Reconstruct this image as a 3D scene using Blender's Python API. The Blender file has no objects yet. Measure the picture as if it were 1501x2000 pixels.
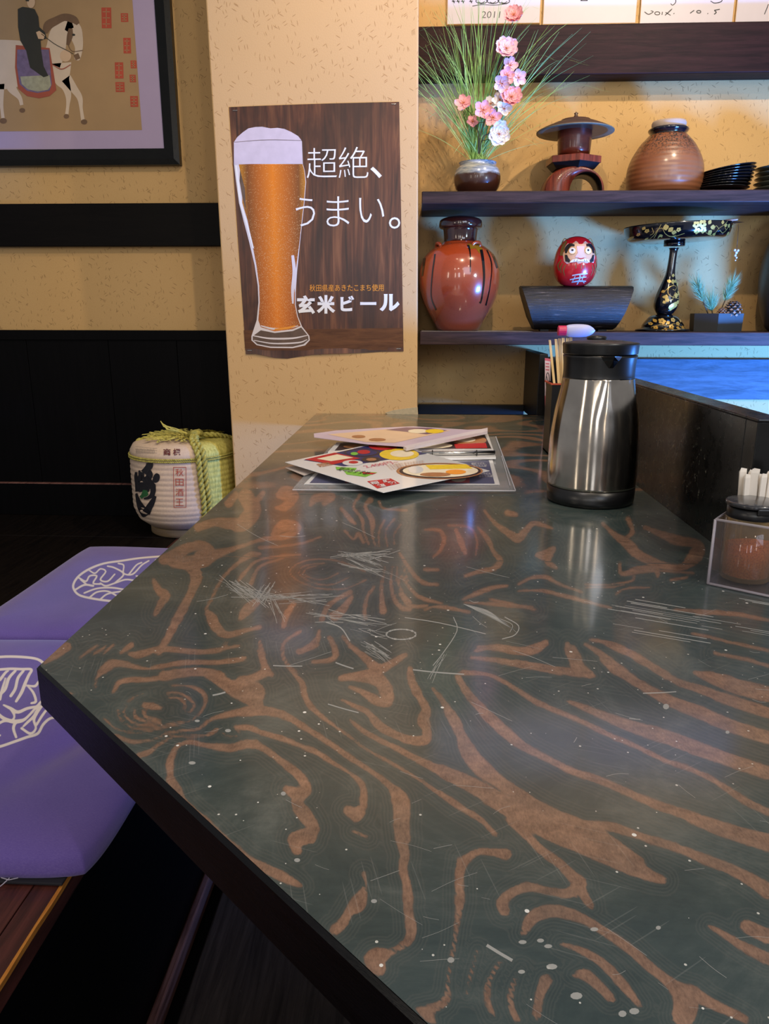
import bpy, bmesh, math, random
import numpy as np
from mathutils import Vector, Matrix
from mathutils.geometry import tessellate_polygon
random.seed(7); np.random.seed(7)
SC = bpy.context.scene; COL = SC.collection

# ---------------------------------------------------------------- camera
CAMZ = 0.637                      # eye height over the raised wooden floor (z = 0)
F_PX = 1444.0; CX, CY = 750.5, 1000.0
PITCH, YAW, ROLL = math.radians(14.6), math.radians(2.6), math.radians(0.1)
fw = np.array([-math.sin(YAW)*math.cos(PITCH), math.cos(YAW)*math.cos(PITCH), -math.sin(PITCH)])
rt = np.array([math.cos(YAW), math.sin(YAW), 0.0]); up = np.cross(rt, fw)
cr, sr = math.cos(ROLL), math.sin(ROLL)
rt, up = rt*cr + up*sr, -rt*sr + up*cr
C0 = np.array([0, 0, CAMZ])
def ray(x, y): return fw + rt*(x-CX)/F_PX - up*(y-CY)/F_PX
def onZ(x, y, Z): d = ray(x, y); return C0 + d*((Z-CAMZ)/d[2])
def onY(x, y, Y): d = ray(x, y); return C0 + d*(Y/d[1])
def projn(P):
    P = np.asarray(P, float) - C0; z = P@fw
    return np.stack([CX + F_PX*(P@rt)/z, CY - F_PX*(P@up)/z], -1)
cam = bpy.data.cameras.new('camera'); co = bpy.data.objects.new('camera', cam); COL.objects.link(co)
cam.sensor_fit = 'HORIZONTAL'; cam.sensor_width = 36; cam.lens = 36*F_PX/1501
cam.clip_start = 0.02; cam.clip_end = 50
m = Matrix([[rt[i], up[i], -fw[i], C0[i]] for i in range(3)] + [[0, 0, 0, 1]])
co.matrix_world = m; SC.camera = co

# ---------------------------------------------------------------- light and exposure
vs = SC.view_settings; SC.display_settings.display_device = 'sRGB'
vs.view_transform = 'Standard'; vs.look = 'None'; vs.gamma = 1; vs.use_curve_mapping = False; vs.exposure = 0.30
w = bpy.data.worlds.new('world'); SC.world = w; w.use_nodes = True
bg = w.node_tree.nodes['Background']; bg.inputs[0].default_value = (0.68, 0.68, 0.70, 1); bg.inputs[1].default_value = 0.36
def light(name, kind, loc, aim, power, color, size=0.1, size_y=None, spot=60, blend=0.4):
    l = bpy.data.lights.new(name, kind); l.energy = power; l.color = color
    if kind == 'AREA':
        l.size = size
        if size_y: l.shape = 'RECTANGLE'; l.size_y = size_y
    else: l.shadow_soft_size = size
    if kind == 'SPOT': l.spot_size = math.radians(spot); l.spot_blend = blend
    o = bpy.data.objects.new(name, l); COL.objects.link(o); o.location = loc
    o.rotation_euler = (Vector(aim)-Vector(loc)).to_track_quat('-Z', 'Y').to_euler(); return o
WARM = (1.0, 0.79, 0.55); COOL = (0.72, 0.82, 1.0)
light('niche_downlight', 'SPOT', (0.85, 1.35, 2.0), (0.55, 2.38, 1.1), 46, WARM, 0.02, spot=95)
light('table_downlight', 'SPOT', (0.25, 0.75, 2.1), (-0.08, 1.95, 0.75), 38, (1.0, 0.80, 0.56), 0.02, spot=80)
light('left_downlight', 'SPOT', (-0.15, 1.0, 2.1), (-1.0, 2.38, 0.9), 2.5, WARM, 0.02, spot=80)
light('seat_downlight', 'SPOT', (-0.3, 0.4, 2.1), (-0.65, 1.1, 0.0), 16, (1.0, 0.88, 0.8), 0.03, spot=60)
light('window_daylight', 'AREA', (1.2, -0.9, 1.7), (0.3, 2.0, 0.5), 13, COOL, 1.2, 0.9)
light('kitchen_cool_light', 'SPOT', (1.3, 0.9, 0.93), (0.6, 2.38, 0.80), 13, (0.66, 0.84, 1.0), 0.12, spot=58, blend=.6)
light('shaker_fill_spot', 'SPOT', (0.95, 0.35, 1.9), (0.30, 0.85, 0.4), 22, (1.0, 0.88, 0.72), 0.03, spot=60)  # added warm fill that brightens the shaker and the near table
for k_, (x_, y_, z_, p_) in enumerate(((-0.62, -0.35, 1.75, 3.2), (-0.15, -0.5, 1.8, 3.2), (0.45, -0.6, 1.8, 3.2), (1.1, 0.0, 1.9, 3.0))):
    light('ceiling_bulb', 'POINT', (x_, y_, z_), (0, 0, 0), p_*.8, (1.0, 0.86, 0.66), 0.045)
for x_, y_, z_, sx_, sy_, p_, c_ in ((-1.7, -.5, 1.15, .16, .7, 3.2, (1.0, .86, .68)), (-.75, -1.3, 1.15, .10, .7, 2.8, (1.0, .88, .72)), (-.1, -1.5, 1.2, .28, .7, 4.0, (.96, .97, 1.0)), (.75, -1.2, 1.2, .08, .6, 2.6, (1.0, .82, .6))):
    light('jug_streak_fill', 'AREA', (x_, y_, z_), (.25, 1.1, z_-.25), p_, c_, sx_, sy_)  # added light panels behind the camera, for bright streaks on the jug
light('kitchen_blue_light', 'AREA', (1.35, 1.35, 0.30), (0.95, 2.38, 0.55), 62, (0.06, 0.28, 1.0), 0.30, 0.2)

# ---------------------------------------------------------------- helpers
def srgb(h, a=1.0):
    h = h.lstrip('#'); v = [int(h[i:i+2], 16)/255 for i in (0, 2, 4)]
    return tuple([(x/12.92 if x <= 0.04045 else ((x+0.055)/1.055)**2.4) for x in v] + [a])
class MB:
    def __init__(s): s.v = []; s.f = []; s.m = []; s.s = []
    def add(s, vs_, fs, mi=0, smooth=False):
        o = len(s.v); s.v += [tuple(map(float, p)) for p in vs_]
        for k, f in enumerate(fs):
            s.f.append([i+o for i in f]); s.m.append(mi[k] if isinstance(mi, (list, tuple)) else mi); s.s.append(smooth)
        return s
    def box(s, x0, x1, y0, y1, z0, z1, mi=0):
        return s.add([(x0,y0,z0),(x1,y0,z0),(x1,y1,z0),(x0,y1,z0),(x0,y0,z1),(x1,y0,z1),(x1,y1,z1),(x0,y1,z1)],
                     [(3,2,1,0),(4,5,6,7),(0,1,5,4),(1,2,6,5),(2,3,7,6),(3,0,4,7)], mi)
    def lathe(s, prof, seg=48, mi=0, c=(0,0,0), sx=1, sy=1, mfn=None, a0=0.0, tilt=None, smooth=True):
        vs_ = []; fs = []; ms = []; n = len(prof)
        for (r, z) in prof:
            for k in range(seg):
                a = a0 + 2*math.pi*k/seg; p = Vector((r*math.cos(a)*sx, r*math.sin(a)*sy, z))
                if tilt: p = tilt @ p
                vs_.append((p.x+c[0], p.y+c[1], p.z+c[2]))
        for i in range(n-1):
            for k in range(seg):
                k2 = (k+1) % seg; fs.append((i*seg+k, i*seg+k2, (i+1)*seg+k2, (i+1)*seg+k))
                ms.append(mfn(a0+2*math.pi*(k+.5)/seg, (prof[i][1]+prof[i+1][1])/2) if mfn else mi)
        if prof[0][0] > 1e-5: fs.append(tuple(range(seg-1, -1, -1))); ms.append(mi)
        if prof[-1][0] > 1e-5: fs.append(tuple((n-1)*seg+k for k in range(seg))); ms.append(mi)
        return s.add(vs_, fs, ms, smooth)
    def tube(s, pts, r, seg=8, mi=0, cap=True, closed=False):
        pts = [Vector(p) for p in pts]; n = len(pts); rr = r if isinstance(r, (list, tuple)) else [r]*n
        vs_ = []; fs = []; ref = None
        for i, p in enumerate(pts):
            t = (pts[(i+1) % n] - pts[i-1]) if closed else (pts[min(i+1, n-1)] - pts[max(i-1, 0)])
            if t.length < 1e-9: t = Vector((0, 0, 1))
            t.normalize()
            if ref is None: ref = Vector((0, 0, 1)) if abs(t.z) < 0.9 else Vector((1, 0, 0))
            u = (ref - t*ref.dot(t)).normalized(); ref = u; v_ = t.cross(u)
            for k in range(seg):
                a = 2*math.pi*k/seg; q = p + (u*math.cos(a) + v_*math.sin(a))*rr[i]; vs_.append(tuple(q))
        for i in range(n if closed else n-1):
            j = (i+1) % n
            for k in range(seg):
                k2 = (k+1) % seg; fs.append((i*seg+k, i*seg+k2, j*seg+k2, j*seg+k))
        if cap and not closed: fs += [tuple(range(seg-1, -1, -1)), tuple((n-1)*seg+k for k in range(seg))]
        return s.add(vs_, fs, mi, True)
    def strip(s, L, R, mi=0, smooth=False):
        n = len(L); return s.add(list(L)+list(R), [(i, n+i, n+i+1, i+1) for i in range(n-1)], mi, smooth)
    def poly(s, pts, mi=0):
        t = tessellate_polygon([[Vector(p) for p in pts]]); return s.add(pts, [tuple(x) for x in t], mi)
    def build(s, name, mats, parent=None, loc=None, bevel=0, seg=2, sub=0, solid=0):
        me = bpy.data.meshes.new(name); me.from_pydata(s.v, [], s.f)
        for mm in (mats if isinstance(mats, (list, tuple)) else [mats]): me.materials.append(mm)
        me.polygons.foreach_set('material_index', s.m); me.polygons.foreach_set('use_smooth', s.s); me.update()
        o = bpy.data.objects.new(name, me); COL.objects.link(o)
        if parent: o.parent = parent
        if loc is not None: o.location = loc
        if solid: md = o.modifiers.new('s', 'SOLIDIFY'); md.thickness = solid; md.offset = 0
        if sub: md = o.modifiers.new('u', 'SUBSURF'); md.levels = md.render_levels = sub
        if bevel:
            md = o.modifiers.new('b', 'BEVEL'); md.width = bevel; md.segments = seg; md.limit_method = 'ANGLE'
        return o
def tag(o, label=None, cat=None, group=None, kind=None):
    if label: o['label'] = label
    if cat: o['category'] = cat
    if group: o['group'] = group
    if kind: o['kind'] = kind
    return o
def thing(name, label, cat, loc, group=None, rz=0):
    o = bpy.data.objects.new(name, None); COL.objects.link(o); o.location = tuple(map(float, loc)); o.rotation_euler = (0, 0, rz)
    o.empty_display_size = 0.02; return tag(o, label, cat, group)
def copy_tree(o, parent=None):
    c = o.copy(); COL.objects.link(c)
    if parent: c.parent = parent
    for ch in list(o.children): copy_tree(ch, c)
    return c
def cr_spline(P, n=6):
    P = [np.array(p, float) for p in P]
    if len(P) < 3: return [P[0] + (P[-1]-P[0])*t for t in np.linspace(0, 1, n+1)]
    Q = [2*P[0]-P[1]] + P + [2*P[-1]-P[-2]]; out = []
    for i in range(1, len(Q)-2):
        a, b, c, d = Q[i-1:i+3]
        for t in np.linspace(0, 1, n, endpoint=False):
            out.append(0.5*((2*b)+(-a+c)*t+(2*a-5*b+4*c-d)*t*t+(-a+3*b-3*c+d)*t**3))
    return out + [P[-1]]
def text_mesh(body, offset=0.0):
    cu = bpy.data.curves.new('t', 'FONT'); cu.body = body; cu.size = 1; cu.offset = offset; cu.resolution_u = 3
    o = bpy.data.objects.new('t', cu); COL.objects.link(o); dg = bpy.context.evaluated_depsgraph_get(); dg.update()
    me = bpy.data.meshes.new_from_object(o.evaluated_get(dg)); v = [tuple(x.co) for x in me.vertices]; f = [tuple(p.vertices) for p in me.polygons]
    bpy.data.objects.remove(o); bpy.data.curves.remove(cu); bpy.data.meshes.remove(me); return v, f
def text_on(mb, body, quad, fn, mi=0, offset=0.0):
    """quad: four (x, y) corners TL, TR, BR, BL ; fn maps (x, y) -> 3D"""
    v, f = text_mesh(body, offset)
    if not v: return
    A = np.array(v); lo = A.min(0); hi = A.max(0); q = [np.array(p, float) for p in quad]; out = []
    for p in v:
        u = (p[0]-lo[0])/max(hi[0]-lo[0], 1e-6); t = (hi[1]-p[1])/max(hi[1]-lo[1], 1e-6)
        P = (q[0]*(1-u)+q[1]*u)*(1-t) + (q[3]*(1-u)+q[2]*u)*t; out.append(fn(P[0], P[1]))
    mb.add(out, f, mi)
def ell(cx, cy, rx, ry, n=28, a0=0, a1=360): return [(cx+rx*math.cos(math.radians(a0+(a1-a0)*k/n)), cy+ry*math.sin(math.radians(a0+(a1-a0)*k/n))) for k in range(n)]
def stroke2d(P, n=5):
    """centre line with widths (x, y, w) -> left and right 2D outlines"""
    S = cr_spline(P, n); L = []; R = []
    for i, p in enumerate(S):
        t = S[min(i+1, len(S)-1)][:2] - S[max(i-1, 0)][:2]; l = np.hypot(*t) or 1; nx, ny = -t[1]/l, t[0]/l; w_ = max(p[2], 1e-5)/2
        L.append((p[0]+nx*w_, p[1]+ny*w_)); R.append((p[0]-nx*w_, p[1]-ny*w_))
    return L, R
def stroke_on(mb, P, fn, mi=0, n=5):
    L, R = stroke2d(P, n); mb.strip([fn(*p) for p in L], [fn(*p) for p in R], mi)
def fan(mb, outline, fn, mi=0, rings=4, c=None):
    O = np.array(outline, float); c = O.mean(0) if c is None else np.array(c); n = len(O); vs_ = [fn(*c)]; fs = []
    for r in range(1, rings+1):
        for p in O: q = c+(p-c)*r/rings; vs_.append(fn(q[0], q[1]))
    for k in range(n): fs.append((0, 1+k, 1+(k+1) % n))
    for r in range(rings-1):
        for k in range(n): a = 1+r*n; k2 = (k+1) % n; fs.append((a+k, a+n+k, a+n+k2, a+k2))
    mb.add(vs_, fs, mi, True)

# ---- node materials
class NT:
    def __init__(s, name):
        s.mat = bpy.data.materials.new(name); s.mat.use_nodes = True; s.t = s.mat.node_tree; s.b = s.t.nodes['Principled BSDF']
    def n(s, typ, ins=None, **kw):
        nd = s.t.nodes.new('ShaderNode'+typ)
        for k, v in kw.items(): setattr(nd, k, v)
        for k, v in (ins or {}).items(): s.set(nd, k, v)
        return nd
    def set(s, nd, k, v):
        i = nd.inputs[k]
        if isinstance(v, bpy.types.NodeSocket): s.t.links.new(v, i)
        elif isinstance(v, bpy.types.Node): s.t.links.new(v.outputs[0], i)
        else: i.default_value = v
    def B(s, **kw):
        for k, v in kw.items(): s.set(s.b, k.replace('_', ' '), v)
        return s
    def math(s, op, a, b=0.0, c=0.0): nd = s.n('Math', operation=op); s.set(nd, 0, a); s.set(nd, 1, b); s.set(nd, 2, c); return nd.outputs[0]
    def mix(s, fac, a, b): nd = s.n('Mix', data_type='RGBA'); s.set(nd, 0, fac); s.set(nd, 6, a); s.set(nd, 7, b); return nd.outputs[2]
    def ramp(s, fac, stops, interp='LINEAR'):
        nd = s.n('ValToRGB'); s.set(nd, 0, fac); e = nd.color_ramp.elements; nd.color_ramp.interpolation = interp
        while len(e) < len(stops): e.new(0.5)
        for k, (p, c) in enumerate(stops): e[k].position = p; e[k].color = c if len(c) == 4 else (*c, 1)
        return nd.outputs[0]
    def coord(s, kind='Object'): return s.n('TexCoord').outputs[kind]
    def mapping(s, v, scale=(1,1,1), rot=(0,0,0), loc=(0,0,0)): return s.n('Mapping', {'Vector': v, 'Scale': scale, 'Rotation': rot, 'Location': loc}).outputs[0]
    def noise(s, v, scale, detail=3, rough=.5, dist=0): return s.n('TexNoise', {'Vector': v, 'Scale': scale, 'Detail': detail, 'Roughness': rough, 'Distortion': dist}).outputs[0]
    def mr(s, v, a, b, c=0.0, d=1.0): return s.n('MapRange', {'Value': v, 'From Min': a, 'From Max': b, 'To Min': c, 'To Max': d}).outputs[0]
    def bump(s, h, strength=.3, dist=.001): s.set(s.b, 'Normal', s.n('Bump', {'Height': h, 'Strength': strength, 'Distance': dist})); return s
def plain(name, col, rough=.5, metal=0.0, **kw):
    t = NT(name); c = srgb(col) if isinstance(col, str) else col
    v = t.noise(t.coord(), kw.pop('ns', 35), 3); amt = kw.pop('var', .12)
    dk = tuple(x*(1-amt) for x in c[:3])+(1,); lt = tuple(min(1, x*(1+amt)) for x in c[:3])+(1,)
    t.B(Base_Color=t.mix(v, dk, lt), Roughness=rough, Metallic=metal, **kw); return t.mat
def wood(name, dark, light_, scale=(1, 14, 14), ns=7, rough=.45, coat=0.0, bump=.25, scr=0.0, spec=.3):
    t = NT(name); v = t.mapping(t.coord(), scale); n1 = t.noise(v, ns, 6, .62, .6); n2 = t.noise(v, ns*6, 4, .7)
    c = t.ramp(n1, [(.3, srgb(dark)), (.7, srgb(light_))]); c = t.mix(t.mr(n2, .55, .75, 0, .35), c, srgb(dark))
    if scr:
        n3 = t.noise(t.mapping(t.coord(), (scale[0]*.6, scale[1]*3, scale[2]*3)), ns*5, 5, .8)
        c = t.mix(t.mr(n3, .66, .74, 0, scr), c, srgb('#8d8478'))
    t.B(Base_Color=c, Roughness=t.mr(n2, 0, 1, rough-.1, rough+.12), Coat_Weight=coat, Coat_Roughness=.12, Specular_IOR_Level=spec).bump(n2, bump, .0008); return t.mat
def plaster(name, base, lite, fleck, amount=.085):
    t = NT(name); g = t.coord(); sp = t.n('SeparateXYZ', {0: g}); p = t.n('CombineXYZ', {0: sp.outputs[0], 1: sp.outputs[2], 2: sp.outputs[1]}).outputs[0]
    big = t.noise(g, 2.2, 3); fine = t.noise(g, 260, 3, .7); c = t.mix(big, srgb(base), srgb(lite)); tot = None
    for k, (ang, sc) in enumerate(((1.2, 36), (1.4, 30), (1.75, 42), (2.5, 34), (.4, 27))):
        v = t.mapping(p, (sc, sc*7, 6), (0, 0, 0), (k*3.7, k*1.3, 0)); v = t.mapping(t.n('VectorRotate', {'Vector': p, 'Angle': ang+t_off(k)}, rotation_type='Z_AXIS').outputs[0], (sc, sc*7, 6), (0, 0, 0), (k*3.7, k*1.3, 0))
        vo = t.n('TexVoronoi', {'Vector': v, 'Scale': 1.0, 'Randomness': 1.0}, voronoi_dimensions='2D'); d = vo.outputs['Distance']
        gate = t.n('SeparateColor', {0: vo.outputs['Color']}).outputs[0]
        m_ = t.math('MULTIPLY', t.mr(d, amount*2.6, amount*1.7), t.math('GREATER_THAN', gate, .945)); tot = m_ if tot is None else t.math('MAXIMUM', tot, m_)
    dots = t.mr(t.noise(g, 420, 2, .6), .66, .70); c = t.mix(t.math('MULTIPLY', dots, .35), c, srgb(fleck)); c = t.mix(t.math('MULTIPLY', tot, .62), c, srgb(fleck))
    h = t.math('ADD', t.math('MULTIPLY', fine, .8), t.math('MULTIPLY', tot, .4))
    t.B(Base_Color=c, Roughness=.9).bump(h, .55, .0012); return t.mat
def t_off(k): return k*.03
M = {}
M['plaster'] = plaster('sand_plaster', '#bd965e', '#cda872', '#7a5c34')
M['plaster_pillar'] = plaster('pillar_plaster', '#c9a26e', '#d5b182', '#9c713f')
M['black_wood'] = wood('black_stained_wood', '#060507', '#100c0d', rough=.42, scr=.12)
M['dado_wood'] = wood('black_panel_wood', '#030304', '#060507', (14, 14, 1), rough=.5, spec=.08)
M['beam_dark'] = wood('dark_beam_wood', '#080606', '#0e0b0a', rough=.4, scr=.08, spec=.08)
M['beam_brown'] = wood('reddish_beam_wood', '#180c0b', '#331a17', rough=.5, scr=.10, spec=.12)
M['shelf_wood'] = wood('shelf_wood', '#1a1012', '#43302f', rough=.55, scr=.3, spec=.2)
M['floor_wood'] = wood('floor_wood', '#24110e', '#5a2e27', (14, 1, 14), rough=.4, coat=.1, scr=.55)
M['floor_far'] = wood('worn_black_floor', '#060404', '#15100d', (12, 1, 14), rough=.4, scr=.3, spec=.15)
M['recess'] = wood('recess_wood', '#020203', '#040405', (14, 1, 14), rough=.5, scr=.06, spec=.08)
M['plank'] = wood('worn_plank', '#191616', '#3c3533', (16, 1, 14), rough=.5, scr=.4)
M['raw_edge'] = wood('worn_raw_edge', '#a55f1c', '#dd9440', (14, 2, 14), rough=.6)
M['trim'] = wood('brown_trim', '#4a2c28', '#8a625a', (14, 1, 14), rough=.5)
M['blue_board'] = wood('weathered_board', '#2b3640', '#536070', (1.6, 14, 12), 5, rough=.6, bump=.9)
M['black'] = plain('black_plastic', '#0b0b0d', .32)
M['black_gloss'] = plain('black_lacquer', '#07070a', .14, Coat_Weight=.6)
M['white'] = plain('white_paper', '#eceae8', .6, var=.03)
M['gold'] = plain('gold_lacquer', '#c39a4a', .35, .45, var=.25, ns=120)
M['steel_plain'] = plain('polished_steel', '#b9b7b4', .25, 1.0)
M['red'] = plain('print_red', '#b3201f', .5); M['orange'] = plain('print_orange', '#e8952d', .5); M['green'] = plain('print_green', '#77b53c', .5)
M['navy'] = plain('print_navy', '#20255e', .4, var=.3, ns=60); M['darkprint'] = plain('print_dark', '#2a1c1c', .35, var=.4, ns=90)
M['yellow'] = plain('print_yellow', '#e6c52c', .4, var=.25, ns=120); M['cream'] = plain('print_cream', '#e9dcc0', .4, var=.12, ns=90)
M['brownfood'] = plain('print_food', '#a9744a', .4, var=.5, ns=150); M['pinkred'] = plain('print_rose', '#c2566a', .5)
M['ink'] = plain('black_ink', '#17141a', .5)

# ---------------------------------------------------------------- room shell
YW = 2.38; YP = 2.10; TZ = 0.377   # back wall, pillar face, table top
def struct(o): o['kind'] = 'structure'; return o
def stl(mb, name, mats, **k): return struct(mb.build(name, mats, **k))
stl(MB().box(-2.4, 2.4, YW, YW+.1, -.1, 2.3), 'wall_back', M['plaster'])
pil = MB()   # pillar, leaning by a centimetre
pil.add([(-.534,YP,0),(.001,YP,0),(.001,YW,0),(-.534,YW,0),(-.556,YP,2.3),(-.022,YP,2.3),(-.022,YW,2.3),(-.556,YW,2.3)],
        [(3,2,1,0),(4,5,6,7),(0,1,5,4),(1,2,6,5),(2,3,7,6),(3,0,4,7)])
stl(pil, 'wall_pillar', M['plaster_pillar'], bevel=.004)
ch_ = MB(); ch_.poly([tuple(onY(x, y, YP-.0012)) for x, y in ((752, 806), (768, 801), (790, 798), (806, 796), (815, 795), (816, 809), (800, 815), (780, 812), (760, 811))])
stl(ch_, 'trim_9', plain('chipped_plaster_edge', '#b9a98c', .95, var=.3, ns=120), solid=.002)
zY = lambda y, Y, x=200: float(onY(x, y, Y)[2])
# left wall woodwork
stl(MB().box(-2.4, -.535, YW-.025, YW, zY(481, YW-.025), zY(397, YW-.025)), 'trim_1', M['beam_dark'], bevel=.002)
dz = zY(645, YW-.02); bz = zY(943, YW-.02)
db = MB(); xs = [-2.4, -1.62, -1.25, -.985, -.765, -.535]
for a, b in zip(xs[:-1], xs[1:]): db.box(a+.0008, b-.0008, YW-.02, YW, bz, dz-.03)
db.box(-2.4, -.535, YW-.026, YW, dz-.03, dz)
stl(db, 'trim_2', M['dado_wood'], bevel=.0008)
stl(MB().box(-2.4, -.535, YW-.035, YW, 0, bz-.0022), 'baseboard_left', M['dado_wood'], bevel=.0015)
stl(MB().box(-2.4, -.535, YW-.0365, YW-.0195, bz-.0021, bz), 'baseboard_highlight', M['trim'])  # lighter strip standing in for the highlight along the baseboard top
# right: big beam above the niche, ledge under it
bt = zY(47, YW-.07, 1100); bb = zY(146, YW-.07, 1100)
stl(MB().box(-.02, 2.4, YW-.07, YW, bb, bt), 'trim_3', M['beam_brown'], bevel=.003)
stl(MB().box(0.0, .3315, YW-.03, YW, .2, zY(791, YW-.03, 900)), 'baseboard_right', M['black_wood'], bevel=.001)
# raised floor with a sunken leg well
EX = -.407
fl = MB()
zt = [(-2.4, -1.9), (-1.9, -1.46), (-1.46, -1.0), (-1.0, -.72)]
ycut = 2.104
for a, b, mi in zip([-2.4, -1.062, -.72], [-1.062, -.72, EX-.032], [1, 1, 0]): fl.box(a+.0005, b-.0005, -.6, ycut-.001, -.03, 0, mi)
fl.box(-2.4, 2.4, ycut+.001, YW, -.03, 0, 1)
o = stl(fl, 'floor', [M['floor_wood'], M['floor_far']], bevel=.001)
for p in o.data.polygons:
    c_ = p.center
    if c_.y > .9 and c_.x < -.0: pass
kb = MB(); kb.box(EX-.031, EX-.0012, -.6, ycut-.001, -.034, 0); o = stl(kb, 'trim_4', M['floor_wood'], bevel=.001)
ed = MB(); pts = []
for k in range(90):
    y = -.6 + k*(ycut+.6)/89; wv = .0022+.0022*abs(math.sin(k*.7))*random.random(); pts.append((y, wv))
vs_ = []; fs = []
for y, wv in pts: vs_ += [(EX-.0013, y, .0004), (EX-.0013+wv, y, -.0006), (EX+.0005, y, -.006-wv), (EX-.0013, y, -.010)]
for k in range(89):
    for j in range(3): fs.append((k*4+j, k*4+j+1, k*4+j+5, k*4+j+4))
ed.add(vs_, fs); stl(ed, 'trim_5', M['raw_edge'])
RZ = -.42
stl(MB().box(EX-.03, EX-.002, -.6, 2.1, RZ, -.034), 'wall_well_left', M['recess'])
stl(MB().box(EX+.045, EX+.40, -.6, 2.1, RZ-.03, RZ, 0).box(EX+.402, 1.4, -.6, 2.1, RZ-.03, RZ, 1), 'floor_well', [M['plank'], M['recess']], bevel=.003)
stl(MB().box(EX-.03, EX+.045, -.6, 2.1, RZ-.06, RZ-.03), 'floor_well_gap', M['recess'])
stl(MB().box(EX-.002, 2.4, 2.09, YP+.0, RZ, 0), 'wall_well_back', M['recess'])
stl(MB().box(EX+.002, EX+.016, -.6, 2.09, RZ-.03, RZ+.012), 'trim_6', M['trim'], bevel=.003)
# nail heads on the plank
nl = MB()
for x, y in ((.017, .12), ): pass
# blue lit board on the kitchen side of the wall and the pale wall below
stl(MB().box(.375, 2.4, YW-.022, YW, zY(780, YW-.022, 1400), zY(701, YW-.022, 1300)), 'trim_7', M['blue_board'], bevel=.002)
# niche shelves
S1 = zY(372, 2.115, 1100); S2 = zY(648, 2.115, 1100)
def shelf(name, z, th, label):
    o = MB().box(.0015, 2.0, 2.115, YW-.0005, z-th, z).build(name, M['shelf_wood'], bevel=.0025); return tag(o, label, 'shelf')
shelf('wall_shelf', S1, .031, 'upper dark wooden shelf board carrying the flower bowl and brown jar')
shelf('wall_shelf', S2, .036, 'lower dark wooden shelf board under the red jar and daruma')
shp = MB().box(.332, .356, YW-.277, YW-.0005, TZ-.02, zY(690, 2.14, 1050)); 
tag(shp.build('end_post', M['black_wood'], bevel=.002), 'short black wooden post at the far end of the table divider', 'post')

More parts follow.
